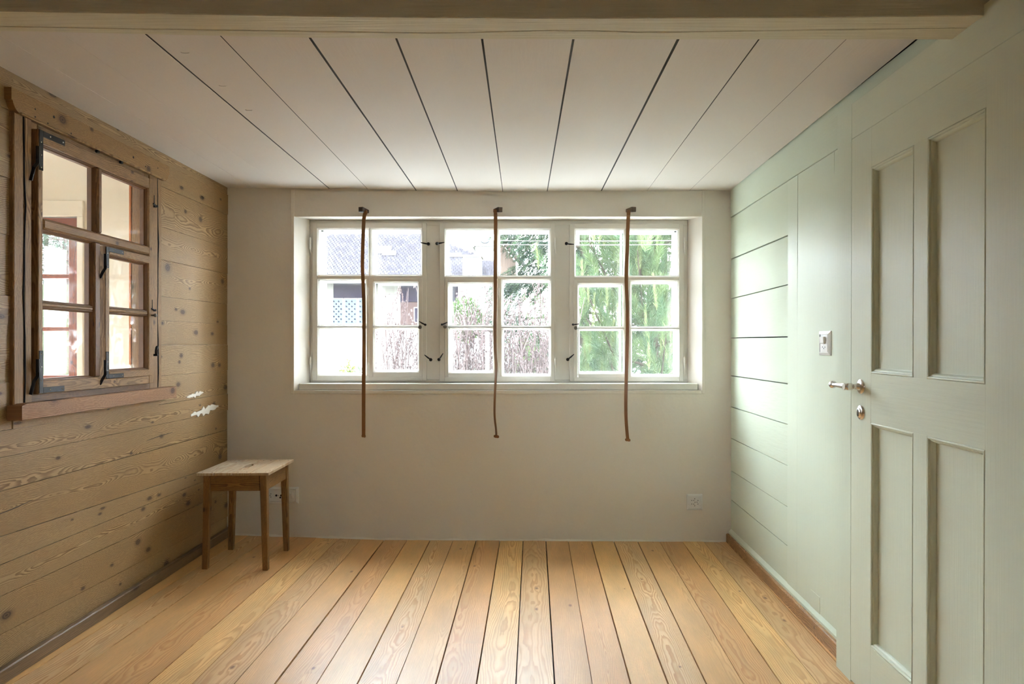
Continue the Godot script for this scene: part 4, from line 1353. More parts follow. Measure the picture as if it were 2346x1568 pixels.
func build_stool() -> void:
	var c := Vector3(-1.3755, floor_y(-1.4, -3.4), -3.398)
	var st := node("stool", self, c)
	st.rotation.y = 0.026
	tag(st, "small wooden stool with pale slatted seat in the corner", "stool")
	var W := 0.336
	var D := 0.384
	var top := 0.452
	# four seat boards; the hand hole is cut half from each middle board
	var cuts := [-W / 2, -0.0865, -0.0045, 0.0800, W / 2]
	for i in 4:
		var x0: float = cuts[i] + (0.0018 if i > 0 else 0.0)
		var x1: float = cuts[i + 1] - (0.0018 if i < 3 else 0.0)
		var poly := PackedVector2Array()
		poly.append(Vector2(x0, -D / 2))
		poly.append(Vector2(x1, -D / 2))
		if i == 1:
			for k in 7:
				var a := -PI / 2 + PI * k / 6.0
				poly.append(Vector2(x1 - 0.006 * cos(a), 0.048 * sin(a) - 0.004))
		poly.append(Vector2(x1, D / 2))
		poly.append(Vector2(x0, D / 2))
		if i == 2:
			for k in 13:
				var a := PI / 2 - PI * k / 12.0
				poly.append(Vector2(x0 + 0.022 * pow(maxf(cos(a), 0.0), 0.7), 0.052 * sin(a) - 0.004))
		var s := Shape.new()
		var lean: float = [0.0, 0.0005, -0.0004, 0.0][i]
		s.prism(poly, Transform3D(Basis(Vector3.RIGHT, Vector3(0, 0, 1), Vector3.DOWN), Vector3(0, top + 0.012 + lean, 0)), 0.012, [8, [1, 4, 6, 2][i], 0.1 + 0.12 * i, 4.0, 0.135, 0.1, 1], 1)
		put("seat_board", s, M.stool_top, st)
		for q: Array in [[0.25, -1.0], [0.75, -1.0], [0.25, 1.0], [0.75, 1.0]]:
			var n := Shape.new()
			n.lathe([Vector2(0, 0.0004), Vector2(0.0028, 0.0003), Vector2(0.0028, -0.004)], Transform3D(Basis(), Vector3(lerpf(x0, x1, q[0] + rng.randf_range(-0.04, 0.04)), top + 0.012, q[1] * (D / 2 - 0.024 - rng.randf() * 0.006))), 8)
			put("nail", n, M.peg, st)
	# legs splay a little outwards and taper on the two inner faces
	var lx := 0.132
	var lz := 0.148
	for sx: float in [-1.0, 1.0]:
		for sz: float in [-1.0, 1.0]:
			var s := Shape.new()
			var foot := floor_y(c.x + sx * lx, c.z + sz * lz) - c.y
			s.warp = func(v: Vector3) -> Vector3:
				var t := clampf((top - v.y) / top, 0.0, 1.0)
				var k := lerpf(1.0, 0.78, smoothstep(0.2, 1.0, t))
				return Vector3(sx * (lx + 0.010 * t) + (v.x) * k, v.y, sz * (lz + 0.004 * t) + v.z * k)
			s.box(Vector3(0, (top + foot) / 2, 0), Vector3(0.0325, top - foot, 0.0325), 0.0025, Basis(), pick(6, 2.2, 0.12, 0.5, 1))
			put("leg", s, M.stool, st)
	for sz: float in [-1.0, 1.0]:
		var s := Shape.new()
		s.box(Vector3(0, top - 0.040, sz * (lz + 0.004)), Vector3(2 * lx - 0.034, 0.078, 0.018), 0.0015, Basis(), pick(6, 2.2, 0.12, 0.3, 0))
		put("apron", s, M.stool, st)
	for sx: float in [-1.0, 1.0]:
		var s := Shape.new()
		s.box(Vector3(sx * (lx + 0.004), top - 0.040, 0), Vector3(0.018, 0.078, 2 * lz - 0.034), 0.0015, Basis(), pick(6, 2.2, 0.12, 0.3, 2))
		put("apron", s, M.stool, st)


# ---------------------------------------------------------------- what closes the room behind the viewer, and the room next door

func slab(called: String, label: String, c: Vector3, s: Vector3, m: Material) -> Node3D:
	var sh := Shape.new()
	sh.box(c, s, 0.0)
	var o := put(called, sh, m)
	tag(o, label, "", "", "structure")
	return o


func holed(called: String, label: String, T: Transform3D, outer: Rect2, hole_: Rect2, thick: float, m: Material) -> void:
	# a wall of the given thickness (towards -z of T) with one rectangular opening
	var root := node(called)
	root.transform = T
	tag(root, label, "", "", "structure")
	var s := Shape.new()
	var o := outer
	var h := hole_
	for q: Array in [[o.position.x, o.position.y, o.end.x, h.position.y], [o.position.x, h.end.y, o.end.x, o.end.y], [o.position.x, h.position.y, h.position.x, h.end.y], [h.end.x, h.position.y, o.end.x, h.end.y]]:
		s.box(Vector3((q[0] + q[2]) / 2, (q[1] + q[3]) / 2, -thick / 2), Vector3(q[2] - q[0], q[3] - q[1], thick), 0.0)
	put("plaster", s, m, root)


func brown_window(called: String, label: String, T: Transform3D, r: Rect2, rows: Array) -> void:
	var w := node(called)
	w.transform = T
	tag(w, label, "", "", "structure")
	var st := 0.076
	var b := func(n: String, q: Rect2, z0: float, z1: float) -> void:
		var s := Shape.new()
		s.box(Vector3(q.get_center().x, q.get_center().y, (z0 + z1) / 2), Vector3(q.size.x, q.size.y, z0 - z1), 0.003, Basis(), pick(6, 2.2, 0.12, maxf(q.size.x, q.size.y), 0 if q.size.x > q.size.y else 1))
		put(n, s, M.brown, w)
	b.call("stile", Rect2(r.position.x, r.position.y, st, r.size.y), 0.0, -0.045)
	b.call("stile", Rect2(r.end.x - st, r.position.y, st, r.size.y), 0.0, -0.045)
	b.call("stile", Rect2(r.get_center().x - st / 2, r.position.y, st, r.size.y), -0.001, -0.045)
	b.call("rail", Rect2(r.position.x, r.end.y - 0.062, r.size.x, 0.062), -0.0005, -0.045)
	b.call("rail", Rect2(r.position.x, r.position.y, r.size.x, 0.045), -0.0005, -0.045)
	for y: float in rows:
		b.call("glazing_bar", Rect2(r.position.x, y - 0.011, r.size.x, 0.022), -0.004, -0.04)
	var ys := [r.position.y + 0.045] + rows + [r.end.y - 0.062]
	for i in ys.size() - 1:
		for q: Array in [[r.position.x + st, r.get_center().x - st / 2], [r.get_center().x + st / 2, r.end.x - st]]:
			var s := Shape.new()
			s.box(Vector3((q[0] + q[1]) / 2, (ys[i] + ys[i + 1]) / 2, -0.025), Vector3(q[1] - q[0], ys[i + 1] - ys[i], 0.003), 0.0)
			put("pane", s, M.glass, w)


func build_other_rooms() -> void:
	# behind the viewer
	# a plank wall with one small window, added to let in fill light
	var rear := node("wall_rear")
	tag(rear, "old pine plank wall with a small added window behind the viewer", "", "", "structure")
	var H := Rect2(-0.62, 0.78, 0.33, 0.60)
	for i in 9:
		var y0 := -0.07 + i * 0.235
		var spans := [[-1.85, 1.35]]
		if y0 > 0.6 and y0 < 1.2:
			spans = [[-1.85, H.position.x], [H.end.x, 1.35]]
		for q: Array in spans:
			var s := Shape.new()
			s.box(Vector3((q[0] + q[1]) / 2, y0 + 0.117, 1.65), Vector3(q[1] - q[0], 0.234, 0.10), 0.002, Basis(), [12, (i * 5) % 12, 0.0, 3.4, 0.25, 0.0, 0])
			put("plank", s, M.pine, rear)
	brown_window("window_7", "small brown window added behind the viewer for fill light", Transform3D(Basis(Vector3(-1, 0, 0), Vector3.UP, Vector3(0, 0, -1)), Vector3(0, 0, 1.65)), Rect2(-H.end.x, 0.635, H.size.x, 0.705), [1.0])
	# next door, seen through the old window
	var x1 := LEFT - 0.058
	var top := 2.36
	slab("floor_adjoining", "plank coloured floor of the room next door", Vector3(-2.75, -0.06, -1.5), Vector3(2.1, 0.12, 5.2), M.skirting)
	slab("ceiling_adjoining", "pale ceiling of the room next door", Vector3(-2.75, top + 0.06, -1.5), Vector3(2.2, 0.12, 5.4), M.cream)
	slab("wall_adjoining_rear", "cream rear wall of the room next door", Vector3(-2.75, 1.1, 0.96), Vector3(2.2, 2.6, 0.12), M.cream)
	holed("wall_adjoining_back", "cream wall with a brown window in the room next door", Transform3D(Basis(), Vector3(0, 0, -BACK)), Rect2(-3.80, -0.12, 3.80 + x1 + 0.0, top + 0.24), Rect2(-3.30, 0.87, 3.30 - 2.478, 0.935), 0.34, M.cream)
	var by := at(178, 865, BACK)
	brown_window("window_5", "reddish brown window of the room next door seen through the glass", Transform3D(Basis(), Vector3(0, 0, -BACK - 0.03)), Rect2(-3.30, 0.87, 3.30 - 2.482, 0.929), [1.175, 1.472])
	# cream casing round that window
	var t := node("trim_4")
	tag(t, "cream window casing in the room next door", "", "", "structure")
	for q: Array in [[-2.482, 0.87, -2.447, 1.799], [-3.36, 1.799, -2.447, 1.888], [-3.36, 0.83, -2.447, 0.872], [-3.36, 0.87, -3.30, 1.799]]:
		var s := Shape.new()
		s.box(Vector3((q[0] + q[2]) / 2, (q[1] + q[3]) / 2, -BACK + 0.008), Vector3(q[2] - q[0], q[3] - q[1], 0.016), 0.003)
		put("casing_board", s, M.cream, t)
	var tw := Basis(Vector3(0, 0, -1), Vector3.UP, Vector3(1, 0, 0))
	holed("wall_adjoining_left", "cream outer wall of the room next door", Transform3D(tw, Vector3(-3.70, 0, 0)), Rect2(-0.95, -0.12, 4.9, top + 0.24), Rect2(1.35, 0.8, 1.1, 1.15), 0.3, M.cream)
	brown_window("window_6", "unseen brown window added to brighten the room next door", Transform3D(tw, Vector3(-3.83, 0, 0)), Rect2(1.35, 0.8, 1.1, 1.15), [1.4])  # out of view, added so daylight brightens the adjoining room
	# the roof over both rooms keeps the sky out
	slab("roof", "roof slab over the rooms", Vector3(-1.2, 2.62, -1.2), Vector3(6.2, 0.3, 6.6), M.dark)


# ---------------------------------------------------------------- outside

func land(x: float, z: float) -> float:
	var h := -1.15
	h += 4.3 * smoothstep(6.0, 24.0, -z) * smoothstep(-8.0, -13.0, x)
	return h + 0.05 * sin(x * 0.9) * cos(z * 0.7)


func build_ground() -> void:
	var tex := noise_tex(0.05, 4, 77, 256)
	for part in 2:
		var s := Shape.new()
		var rows := []
		for i in 41:
			var z := (40.0 if part == 0 else -5.0) - (110.0 if part == 0 else 65.0) * i / 40.0
			var r := []
			for k in 31:
				var x := lerpf(-60.0, 45.0, k / 30.0) if part == 0 else lerpf(-60.0, -7.5, k / 30.0)
				r.append(Vector3(x, -1.2 if part == 0 else land(x, z), z))
			rows.append(r)
		s.sheet(rows, Vector3.UP)
		if part == 0:
			var gm := grain(lin(0.26, 0.265, 0.27), 0.9, Vector3(0.6, 0.6, 0.6), 2.0, tex)
			gm.metallic_specular = 0.0
			tag(put("ground", s, gm), "pale gravel yard outside below the windows", "", "", "structure")
		else:
			var tm := grain(lin(0.016, 0.0175, 0.0105), 0.9, Vector3(0.6, 0.6, 0.6), 4.0, tex)
			tm.metallic_specular = 0.0
			tag(put("terrain", s, tm), "pale green meadow rising to the left outside", "", "", "structure")


func tile_mesh() -> ArrayMesh:
	var s := Shape.new()
	var poly := PackedVector2Array([Vector2(-0.068, 0.11), Vector2(-0.068, -0.07)])
	for k in 7:
		var a := PI + PI * k / 6.0
		poly.append(Vector2(0.068 * cos(a), -0.07 + 0.05 * sin(a)))
	poly.append(Vector2(0.068, 0.11))
	s.prism(poly, Transform3D(), 0.03)
	return s.mesh()


func box_on(root: Node3D, called: String, c: Vector3, s: Vector3, m: Material, bev := 0.01, b := Basis()) -> void:
	var sh := Shape.new()
	sh.box(c, s, bev, b)
	put(called, sh, m, root)


func build_houses() -> void:
	var white := mat(lin(0.240, 0.237, 0.225), 0.8, 0.0)
	var cream := mat(lin(0.085, 0.080, 0.066), 0.8, 0.0)
	var timber := mat(lin(0.0105, 0.0085, 0.0125), 0.8, 0.0)
	var brown := mat(lin(0.034, 0.022, 0.019), 0.8, 0.0)
	var tile := mat(lin(0.75, 0.74, 0.77), 0.8, 0.0)
	tile.vertex_color_use_as_albedo = true
	var D := 30.0
	var root := node("house", self, at(880, 793, D) * Vector3(1, 0, 1) + Vector3(0, -1.3, 0))
	tag(root, "white farmhouse with pale tiled roof opposite the windows", "house")
	var o := root.position
	var L := func(px: float, py: float, d: float) -> Vector3: return at(px, py, d) - o
	var wall := func(called: String, x0: float, y0: float, x1: float, y1: float, d: float, thick: float, m: Material) -> void:
		var a: Vector3 = L.call(x0, y0, d)
		var b: Vector3 = L.call(x1, y1, d)
		box_on(root, called, Vector3((a.x + b.x) / 2, (a.y + b.y) / 2, a.z - thick / 2), Vector3(absf(b.x - a.x), absf(a.y - b.y), thick), m)
	wall.call("wall", 640, 642, 1165, 915, D, 4.0, white)
	# timber bands and recesses with the window group and the barn door
	wall.call("timber_band", 764, 646, 856, 683, D - 0.10, 0.12, timber)
	wall.call("cream_panel", 745, 646, 764, 690, D - 0.06, 0.08, cream)
	wall.call("cream_panel", 862, 646, 917, 675, D - 0.06, 0.08, cream)
	wall.call("timber_band", 917, 646, 1073, 692, D - 0.10, 0.12, timber)
	wall.call("plank_infill", 917, 692, 1040, 745, D - 0.06, 0.08, brown)
	wall.call("cream_panel", 1075, 650, 1115, 705, D - 0.06, 0.08, cream)
	wall.call("timber_band", 1115, 650, 1150, 700, D - 0.10, 0.12, timber)
	var lace := mat(lin(0.050, 0.060, 0.066), 0.9, 0.0)
	for q: Array in [[762.0, 784.0], [790.0, 816.0], [822.0, 848.0]]:
		wall.call("window_frame", q[0] - 2, 683, q[1] + 2, 744, D - 0.07, 0.06, white)
		wall.call("pane", q[0], 685, q[1], 741, D - 0.09, 0.03, lace)
		for k in 4:
			for j in 9:
				var c: Vector3 = L.call(q[0] + (q[1] - q[0]) * (k + 0.5) / 4.0, 688 + 52.0 * (j + 0.5) / 9.0, D - 0.11)
				if (k + j) % 2 == 0:
					box_on(root, "lace_motif", c, Vector3(0.055, 0.06, 0.012), timber, 0.004, Basis(Vector3(0, 0, 1), 0.78))
	wall.call("window_frame", 948, 704, 960, 740, D - 0.07, 0.06, white)
	wall.call("pane", 950, 706, 958, 738, D - 0.1, 0.03, timber)
	# main roof: separate plain tiles, laid in rows and joined as one part
	var eave: Vector3 = L.call(640, 643, D - 0.7)
	var run := 5.2
	var pitch := 0.70
	var e := Vector3(0, sin(pitch), -cos(pitch))
	var places := []
	var cols := []
	var r := RandomNumberGenerator.new()
	r.seed = 4
	var base := Basis(Vector3.RIGHT, e, Vector3.RIGHT.cross(e)).rotated(Vector3.RIGHT, 0.0)
	for j in 38:
		for i in 62:
			var x := i * 0.165 + (0.0825 if j % 2 else 0.0)
			var p := eave + Vector3(x, 0, 0) + e * (j * 0.137)
			var w := p + o
			var px := 1201.0 + w.x * F / -w.z
			var py := 793.0 - (w.y - EYE) * F / -w.z
			if px > 1140.0 or py < 513.0 + 0.38 * (px - 900.0):
				continue
			var t := Basis(Vector3.RIGHT, 0.20 + r.randf_range(-0.03, 0.03)).rotated(Vector3(0, 0, 1), r.randf_range(-0.04, 0.04))
			places.append(Transform3D(base * t, p + base.z * 0.02))
			var k := r.randf_range(0.75, 1.1)
			cols.append(Color(0.036 * k, 0.033 * k, 0.035 * k))
	many("roof_tiles", tile_mesh(), tile, places, root, cols)
	var rf := Shape.new()
	var up_right: Vector3 = L.call(1140, 604, D + 1.2)
	rf.face([eave, eave + Vector3(9.6, 0, 0), up_right, L.call(900, 512, D + 3.4), eave + e * run], [Vector2.ZERO, Vector2.ZERO, Vector2.ZERO, Vector2.ZERO, Vector2.ZERO], base.z)
	put("roof_deck", rf, timber, root)
	# roof lights, chimneys and the dormer with its round window
	for q: Array in [[876.0, 568.0, 0.75, 0.5], [893.0, 590.0, 0.6, 0.25], [1043.0, 602.0, 0.6, 0.18]]:
		var c: Vector3 = L.call(q[0], q[1], D + 0.9)
		var t := (c - eave).dot(e)
		box_on(root, "roof_light", Vector3(c.x, 0, 0) * Vector3(1, 0, 0) + Vector3(0, eave.y, eave.z) + e * t + base.z * 0.12, Vector3(q[2], q[3], 0.12), white, 0.02, base)
	var chim := func(x0: float, y0: float, x1: float, y1: float, d: float) -> void:
		wall.call("chimney", x0, y0, x1, y1, d, 0.8, white)
		wall.call("chimney_cap", x0 - 3, y0 - 4, x1 + 3, y0 + 1, d - 0.06, 0.92, cream)
	chim.call(1060, 588, 1102, 648, D - 1.2)
	chim.call(1089, 563, 1133, 600, D + 0.4)
	var gable := PackedVector2Array()
	for v: Array in [[1082.0, 566.0], [1113.0, 531.0], [1146.0, 566.0]]:
		var g: Vector3 = L.call(v[0], v[1], D + 1.6)
		gable.append(Vector2(g.x, g.y))
	var gs := Shape.new()
	gs.prism(gable, Transform3D(Basis(), Vector3(0, 0, -D - 1.6 - o.z)), -2.0)
	put("dormer", gs, cream, root)
	var rw_ := Shape.new()
	rw_.lathe([Vector2(0, 0.05), Vector2(0.20, 0.05), Vector2(0.22, 0.0)], Transform3D(Basis(Vector3.RIGHT, Vector3(0, 0, 1), Vector3.DOWN), L.call(1111, 547, D + 1.55)), 20)
	put("round_window", rw_, mat(lin(0.048, 0.060, 0.084), 0.2), root)

	# barn gable on the right with a broad barge board
	var D2 := 24.0
	var barn := node("barn", self, at(1140, 793, D2) * Vector3(1, 0, 1) + Vector3(0, -1.3, 0))
	tag(barn, "barn gable of brown boards under a pale sloping eave", "barn")
	var ob := barn.position
	var wood := mat(lin(0.055, 0.040, 0.031), 0.8, 0.0)
	var under := mat(lin(0.045, 0.030, 0.027), 0.8, 0.0)
	var wallb := PackedVector2Array()
	for v: Array in [[1146.0, 552.0], [1180.0, 600.0], [1180.0, 640.0], [1146.0, 640.0]]:
		var g := at(v[0], v[1], D2) - ob
		wallb.append(Vector2(g.x, g.y))
	for i in 6:
		# upright boards with narrow cover strips
		var x := at(1146 + i * 6.0, 700, D2).x - ob.x
		var yt := at(0, 556 + i * 8.0, D2).y - ob.y
		var yb := at(0, 640, D2).y - ob.y
		box_on(barn, "board", Vector3(x + 0.047, (yt + yb) / 2, -D2 - ob.z + 0.02), Vector3(0.092, yt - yb, 0.05), wood, 0.005)
	var bs := Shape.new()
	bs.prism(wallb, Transform3D(Basis(), Vector3(0, 0, -D2 - ob.z)), -3.0)
	put("gable_wall", bs, wood, barn)
	var low := at(1180, 640, D2) - ob
	box_on(barn, "plinth_wall", Vector3(low.x - 0.9, low.y / 2 - 0.2, low.z - 1.5), Vector3(2.2, low.y + 0.4, 3.0), white)
	var p0 := at(1108, 478, D2 - 0.8) - ob
	var p1 := at(1196, 590, D2 - 0.8) - ob
	var dir := (p1 - p0).normalized()
	var mid := (p0 + p1) / 2
	var bb := Basis(dir, Vector3(0, 0, 1).cross(dir), Vector3(0, 0, 1))
	box_on(barn, "barge_board", mid, Vector3((p1 - p0).length(), 0.14, 0.06), white, 0.01, bb)
	box_on(barn, "eave_soffit", mid + Vector3(-0.05, -0.16, -0.55), Vector3((p1 - p0).length(), 0.05, 1.1), under, 0.01, bb)
	box_on(barn, "roof_edge", mid + Vector3(0.05, 0.1, -1.6), Vector3((p1 - p0).length() + 0.1, 0.08, 3.4), white, 0.01, bb)
	# two wires run between two thin garden poles
	for k in 2:
		var foot := at([992.0, 1690.0][k], 793, 5.6)
		var pole := node("wire_pole", self, Vector3(foot.x, -1.2, foot.z))
		tag(pole, ["thin grey pole that carries the wires at their left end", "thin grey pole that carries the wires beyond the right window"][k], "pole")
		var post := Shape.new()
		post.tube([Vector3.ZERO, Vector3(0, 3.35, 0)], [0.034, 0.028], 10)
		put("post", post, under, pole)
		for y: float in [3.152, 3.1197]:
			var ins := Shape.new()
			ins.lathe([Vector2(0, -0.012), Vector2(0.012, -0.01), Vector2(0.012, 0.01), Vector2(0, 0.012)], Transform3D(Basis(), Vector3(0.03 - 0.06 * k, y, 0)), 8)
			put("insulator", ins, white, pole)
	for k in 2:
		var s := Shape.new()
		var p_a := at(992, [549.5, 558.5][k], 5.6) + Vector3(0.042, 0, 0)
		var p_b := at(1690, [549.5, 558.5][k], 5.6) - Vector3(0.042, 0, 0)
		var pts := []
		for i in 25:
			var t := i / 24.0
			pts.append(p_a.lerp(p_b, t) - Vector3(0, 0.012 * sin(PI * t), 0))
		s.tube(pts, [0.0028], 5)
		tag(put("overhead_wire", s, white), ["upper", "lower"][k] + " of two thin pale wires crossing before the conifers", "wire")


func blade(len_: float, w: float, out: float, n: int, up: float, spread: float, r: RandomNumberGenerator) -> ArrayMesh:
	# a shoot: a stalk along y set about with flat needles
	var s := Shape.new()
	s.tube([Vector3.ZERO, Vector3(0, up, 0)], [w * 0.9, w * 0.5], 4)
	for i in n:
		var t := (i + r.randf()) / n
		var a := i * 2.39996 + r.randf_range(-0.2, 0.2)
		var tilt := spread * (1.1 - 0.6 * t) + r.randf_range(-0.12, 0.12)
		var d := Vector3(cos(a) * sin(tilt), cos(tilt), sin(a) * sin(tilt))
		var b := Vector3(0, up * t, 0)
		var e := b + d * len_ * r.randf_range(0.75, 1.1)
		var side := d.cross(Vector3(r.randf() - 0.5, r.randf() - 0.5, r.randf() - 0.5)).normalized() * w
		var m := b.lerp(e, 0.35)
		var nn := side.cross(d).normalized()
		if nn.y < 0:
			nn = -nn
		s.tri(b, m + side, e, nn, nn, nn, Vector2.ZERO, Vector2.ZERO, Vector2.ZERO)
		s.tri(b, e, m - side, nn, nn, nn, Vector2.ZERO, Vector2.ZERO, Vector2.ZERO)
	return s.mesh()


func leaf_mat(rough := 0.6) -> StandardMaterial3D:
	var m := mat(lin(1.25, 1.25, 1.25), rough, 0.0)
	m.vertex_color_use_as_albedo = true
	m.backlight_enabled = true
	m.backlight = Color(0.3, 0.34, 0.16)
	return m


func trunk(root: Node3D, h: float, r0: float, limbs: Array) -> void:
	var s := Shape.new()
	s.tube([Vector3.ZERO, Vector3(0.03, h * 0.4, 0.02), Vector3(0, h, 0)], [r0, r0 * 0.7, r0 * 0.1], 9)
	put("trunk", s, mat(lin(0.03, 0.022, 0.018), 0.9, 0.0), root)
	var b := Shape.new()
	for q: Array in limbs:
		b.tube(q, [r0 * 0.22, r0 * 0.14, r0 * 0.05], 5)
	if limbs:
		put("branches", b, mat(lin(0.04, 0.03, 0.024), 0.9, 0.0), root).set_meta("kind", "stuff")


func build_pine(called: String, label: String, base: Vector3, h: float, rad: float, count: int, sd: int, tint: Color) -> void:
	var r := RandomNumberGenerator.new()
	r.seed = sd
	var root := node(called, self, base)
	tag(root, label, "tree", "")
	var limbs := []
	for i in 46:
		var t := 0.1 + 0.85 * (i + r.randf()) / 46.0
		var a := i * 2.4 + r.randf()
		var reach := rad * (1.0 - t * 0.85)
		var p := Vector3(0, h * t, 0)
		limbs.append([p, p + Vector3(cos(a), 0.22, sin(a)) * reach * 0.55, p + Vector3(cos(a), 0.75, sin(a)) * reach * 0.95])
	trunk(root, h, 0.09, limbs)
	var places := []
	var cols := []
	var pale := []
	var pale_c := []
	for i in count:
		var l: Array = limbs[r.randi() % limbs.size()]
		var t := r.randf_range(0.25, 1.0)
		var p: Vector3 = (l[0] as Vector3).lerp(l[1], t / 0.55) if t < 0.55 else (l[1] as Vector3).lerp(l[2], (t - 0.55) / 0.45)
		p += Vector3(r.randf_range(-0.22, 0.22), r.randf_range(-0.15, 0.2), r.randf_range(-0.22, 0.22))
		var radial := Vector3(p.x, 0, p.z).normalized()
		var up := (radial * r.randf_range(0.1, 0.9) + Vector3(r.randf_range(-0.4, 0.4), 1.0, r.randf_range(-0.4, 0.4))).normalized()
		var x := up.cross(Vector3(0, 0, 1)).normalized()
		var b := Basis(x, up, x.cross(up)).rotated(up, r.randf() * TAU).scaled(Vector3.ONE * r.randf_range(0.8, 1.25))
		var k := r.randf_range(0.75, 1.2)
		if i % 4 == 0 and t > 0.5:
			var b2 := Basis(Vector3(0, 0, 1).rotated(Vector3.UP, r.randf() * TAU).normalized(), r.randf_range(0.0, 0.25)).scaled(Vector3.ONE * r.randf_range(0.9, 1.5))
			pale.append(Transform3D(b2, p + up * 0.1))
			pale_c.append(Color(0.065 * k, 0.075 * k, 0.033 * k))
		else:
			places.append(Transform3D(b, p))
			var y := r.randf()
			cols.append(Color(lerpf(0.026, 0.055, y) * k * tint.r, lerpf(0.044, 0.074, y) * k * tint.g, lerpf(0.024, 0.030, y) * k * tint.b))
	many("needle_shoots", blade(0.12, 0.0028, 0.0, 70, 0.22, 0.8, r), leaf_mat(), places, root, cols)
	many("new_shoots", blade(0.05, 0.004, 0.0, 60, 0.26, 0.42, r), leaf_mat(), pale, root, pale_c)


func build_spruce(called: String, label: String, base: Vector3, h: float, rad: float, count: int, sd: int, low: Color, high: Color, group := "") -> void:
	var r := RandomNumberGenerator.new()
	r.seed = sd
	var root := node(called, self, base)
	tag(root, label, "tree", group)
	var limbs := []
	for i in 70:
		var t := 0.04 + 0.93 * (i + r.randf()) / 70.0
		var a := i * 2.4 + r.randf() * 0.6
		var reach := rad * (1.0 - t) + 0.15
		var p := Vector3(0, h * t, 0)
		limbs.append([p, p + Vector3(cos(a) * reach * 0.6, -0.05 * reach, sin(a) * reach * 0.6), p + Vector3(cos(a) * reach, 0.02 * reach, sin(a) * reach)])
	trunk(root, h, 0.14, limbs)
	var places := []
	var cols := []
	for i in count:
		var l: Array = limbs[r.randi() % limbs.size()]
		var t := sqrt(r.randf())
		var p: Vector3 = (l[0] as Vector3).lerp(l[2], t)
		p += Vector3(r.randf_range(-0.2, 0.2), r.randf_range(-0.35, 0.08), r.randf_range(-0.2, 0.2))
		var radial := Vector3(p.x, 0, p.z).normalized()
		var up := (radial * r.randf_range(0.3, 1.0) + Vector3(r.randf_range(-0.3, 0.3), -r.randf_range(0.2, 1.1), r.randf_range(-0.3, 0.3))).normalized()
		var x := up.cross(Vector3(0.3, 0.2, 1)).normalized()
		places.append(Transform3D(Basis(x, up, x.cross(up)).scaled(Vector3.ONE * r.randf_range(0.8, 1.5)), p))
		var y := r.randf() * r.randf()
		cols.append(low.lerp(high, y) * r.randf_range(0.8, 1.2))
	many("needle_sprays", blade(0.055, 0.0048, 0.0, 46, 0.30, 0.95, r), leaf_mat(), places, root, cols)


func build_bush(called: String, label: String, base: Vector3, size: Vector3, count: int, sd: int, a: Color, b: Color, cone := false, lift := 0.0, leafy := 1.0) -> void:
	var r := RandomNumberGenerator.new()
	r.seed = sd
	var root := node(called, self, base)
	tag(root, label, "shrub")
	var st := Shape.new()
	if lift > 0.0:
		st.tube([Vector3(0, 0, 0), Vector3(0.02, lift, 0)], [0.03, 0.022], 7)
	for i in 9:
		var q := TAU * i / 9.0
		st.tube([Vector3(0.02 * cos(q), 0, 0.02 * sin(q)), Vector3(size.x * 0.3 * cos(q), size.y * 0.4, size.z * 0.3 * sin(q)), Vector3(size.x * 0.6 * cos(q), size.y * 0.75, size.z * 0.6 * sin(q))].map(func(v: Vector3) -> Vector3: return v + Vector3(0, lift, 0)), [0.015, 0.01, 0.004], 5)
	put("stems", st, mat(lin(0.04, 0.03, 0.024), 0.9, 0.0), root)
	var leaf := Shape.new()
	leaf.face([Vector3(0, 0, 0), Vector3(0.018, 0.025, 0.004), Vector3(0, 0.06, 0), Vector3(-0.018, 0.025, 0.004)], [Vector2.ZERO, Vector2.ZERO, Vector2.ZERO, Vector2.ZERO], Vector3(0, 0, 1))
	var places := []
	var cols := []
	for i in count:
		var d := Vector3(r.randfn(), r.randfn(), r.randfn()).normalized()
		var k := pow(r.randf(), 0.25)
		var p := Vector3(d.x * size.x * k, size.y * (0.5 + 0.5 * d.y * k), d.z * size.z * k)
		if cone:
			var t := 1.0 - sqrt(r.randf())
			var w := (1.0 - t) * sqrt(r.randf()) 
			var g := r.randf() * TAU
			p = Vector3(size.x * w * cos(g), size.y * t, size.z * w * sin(g))
		p.y += lift
		var up := (d + Vector3(0, 0.5, 0)).normalized()
		var x := up.cross(Vector3(0.1, 0.3, 1)).normalized()
		places.append(Transform3D(Basis(x, up, x.cross(up)).rotated(up, r.randf() * TAU).scaled(Vector3.ONE * leafy * r.randf_range(0.7, 1.4)), p))
		cols.append(a.lerp(b, r.randf()) * r.randf_range(0.8, 1.2))
	many("leaves", leaf.mesh(), leaf_mat(), places, root, cols)


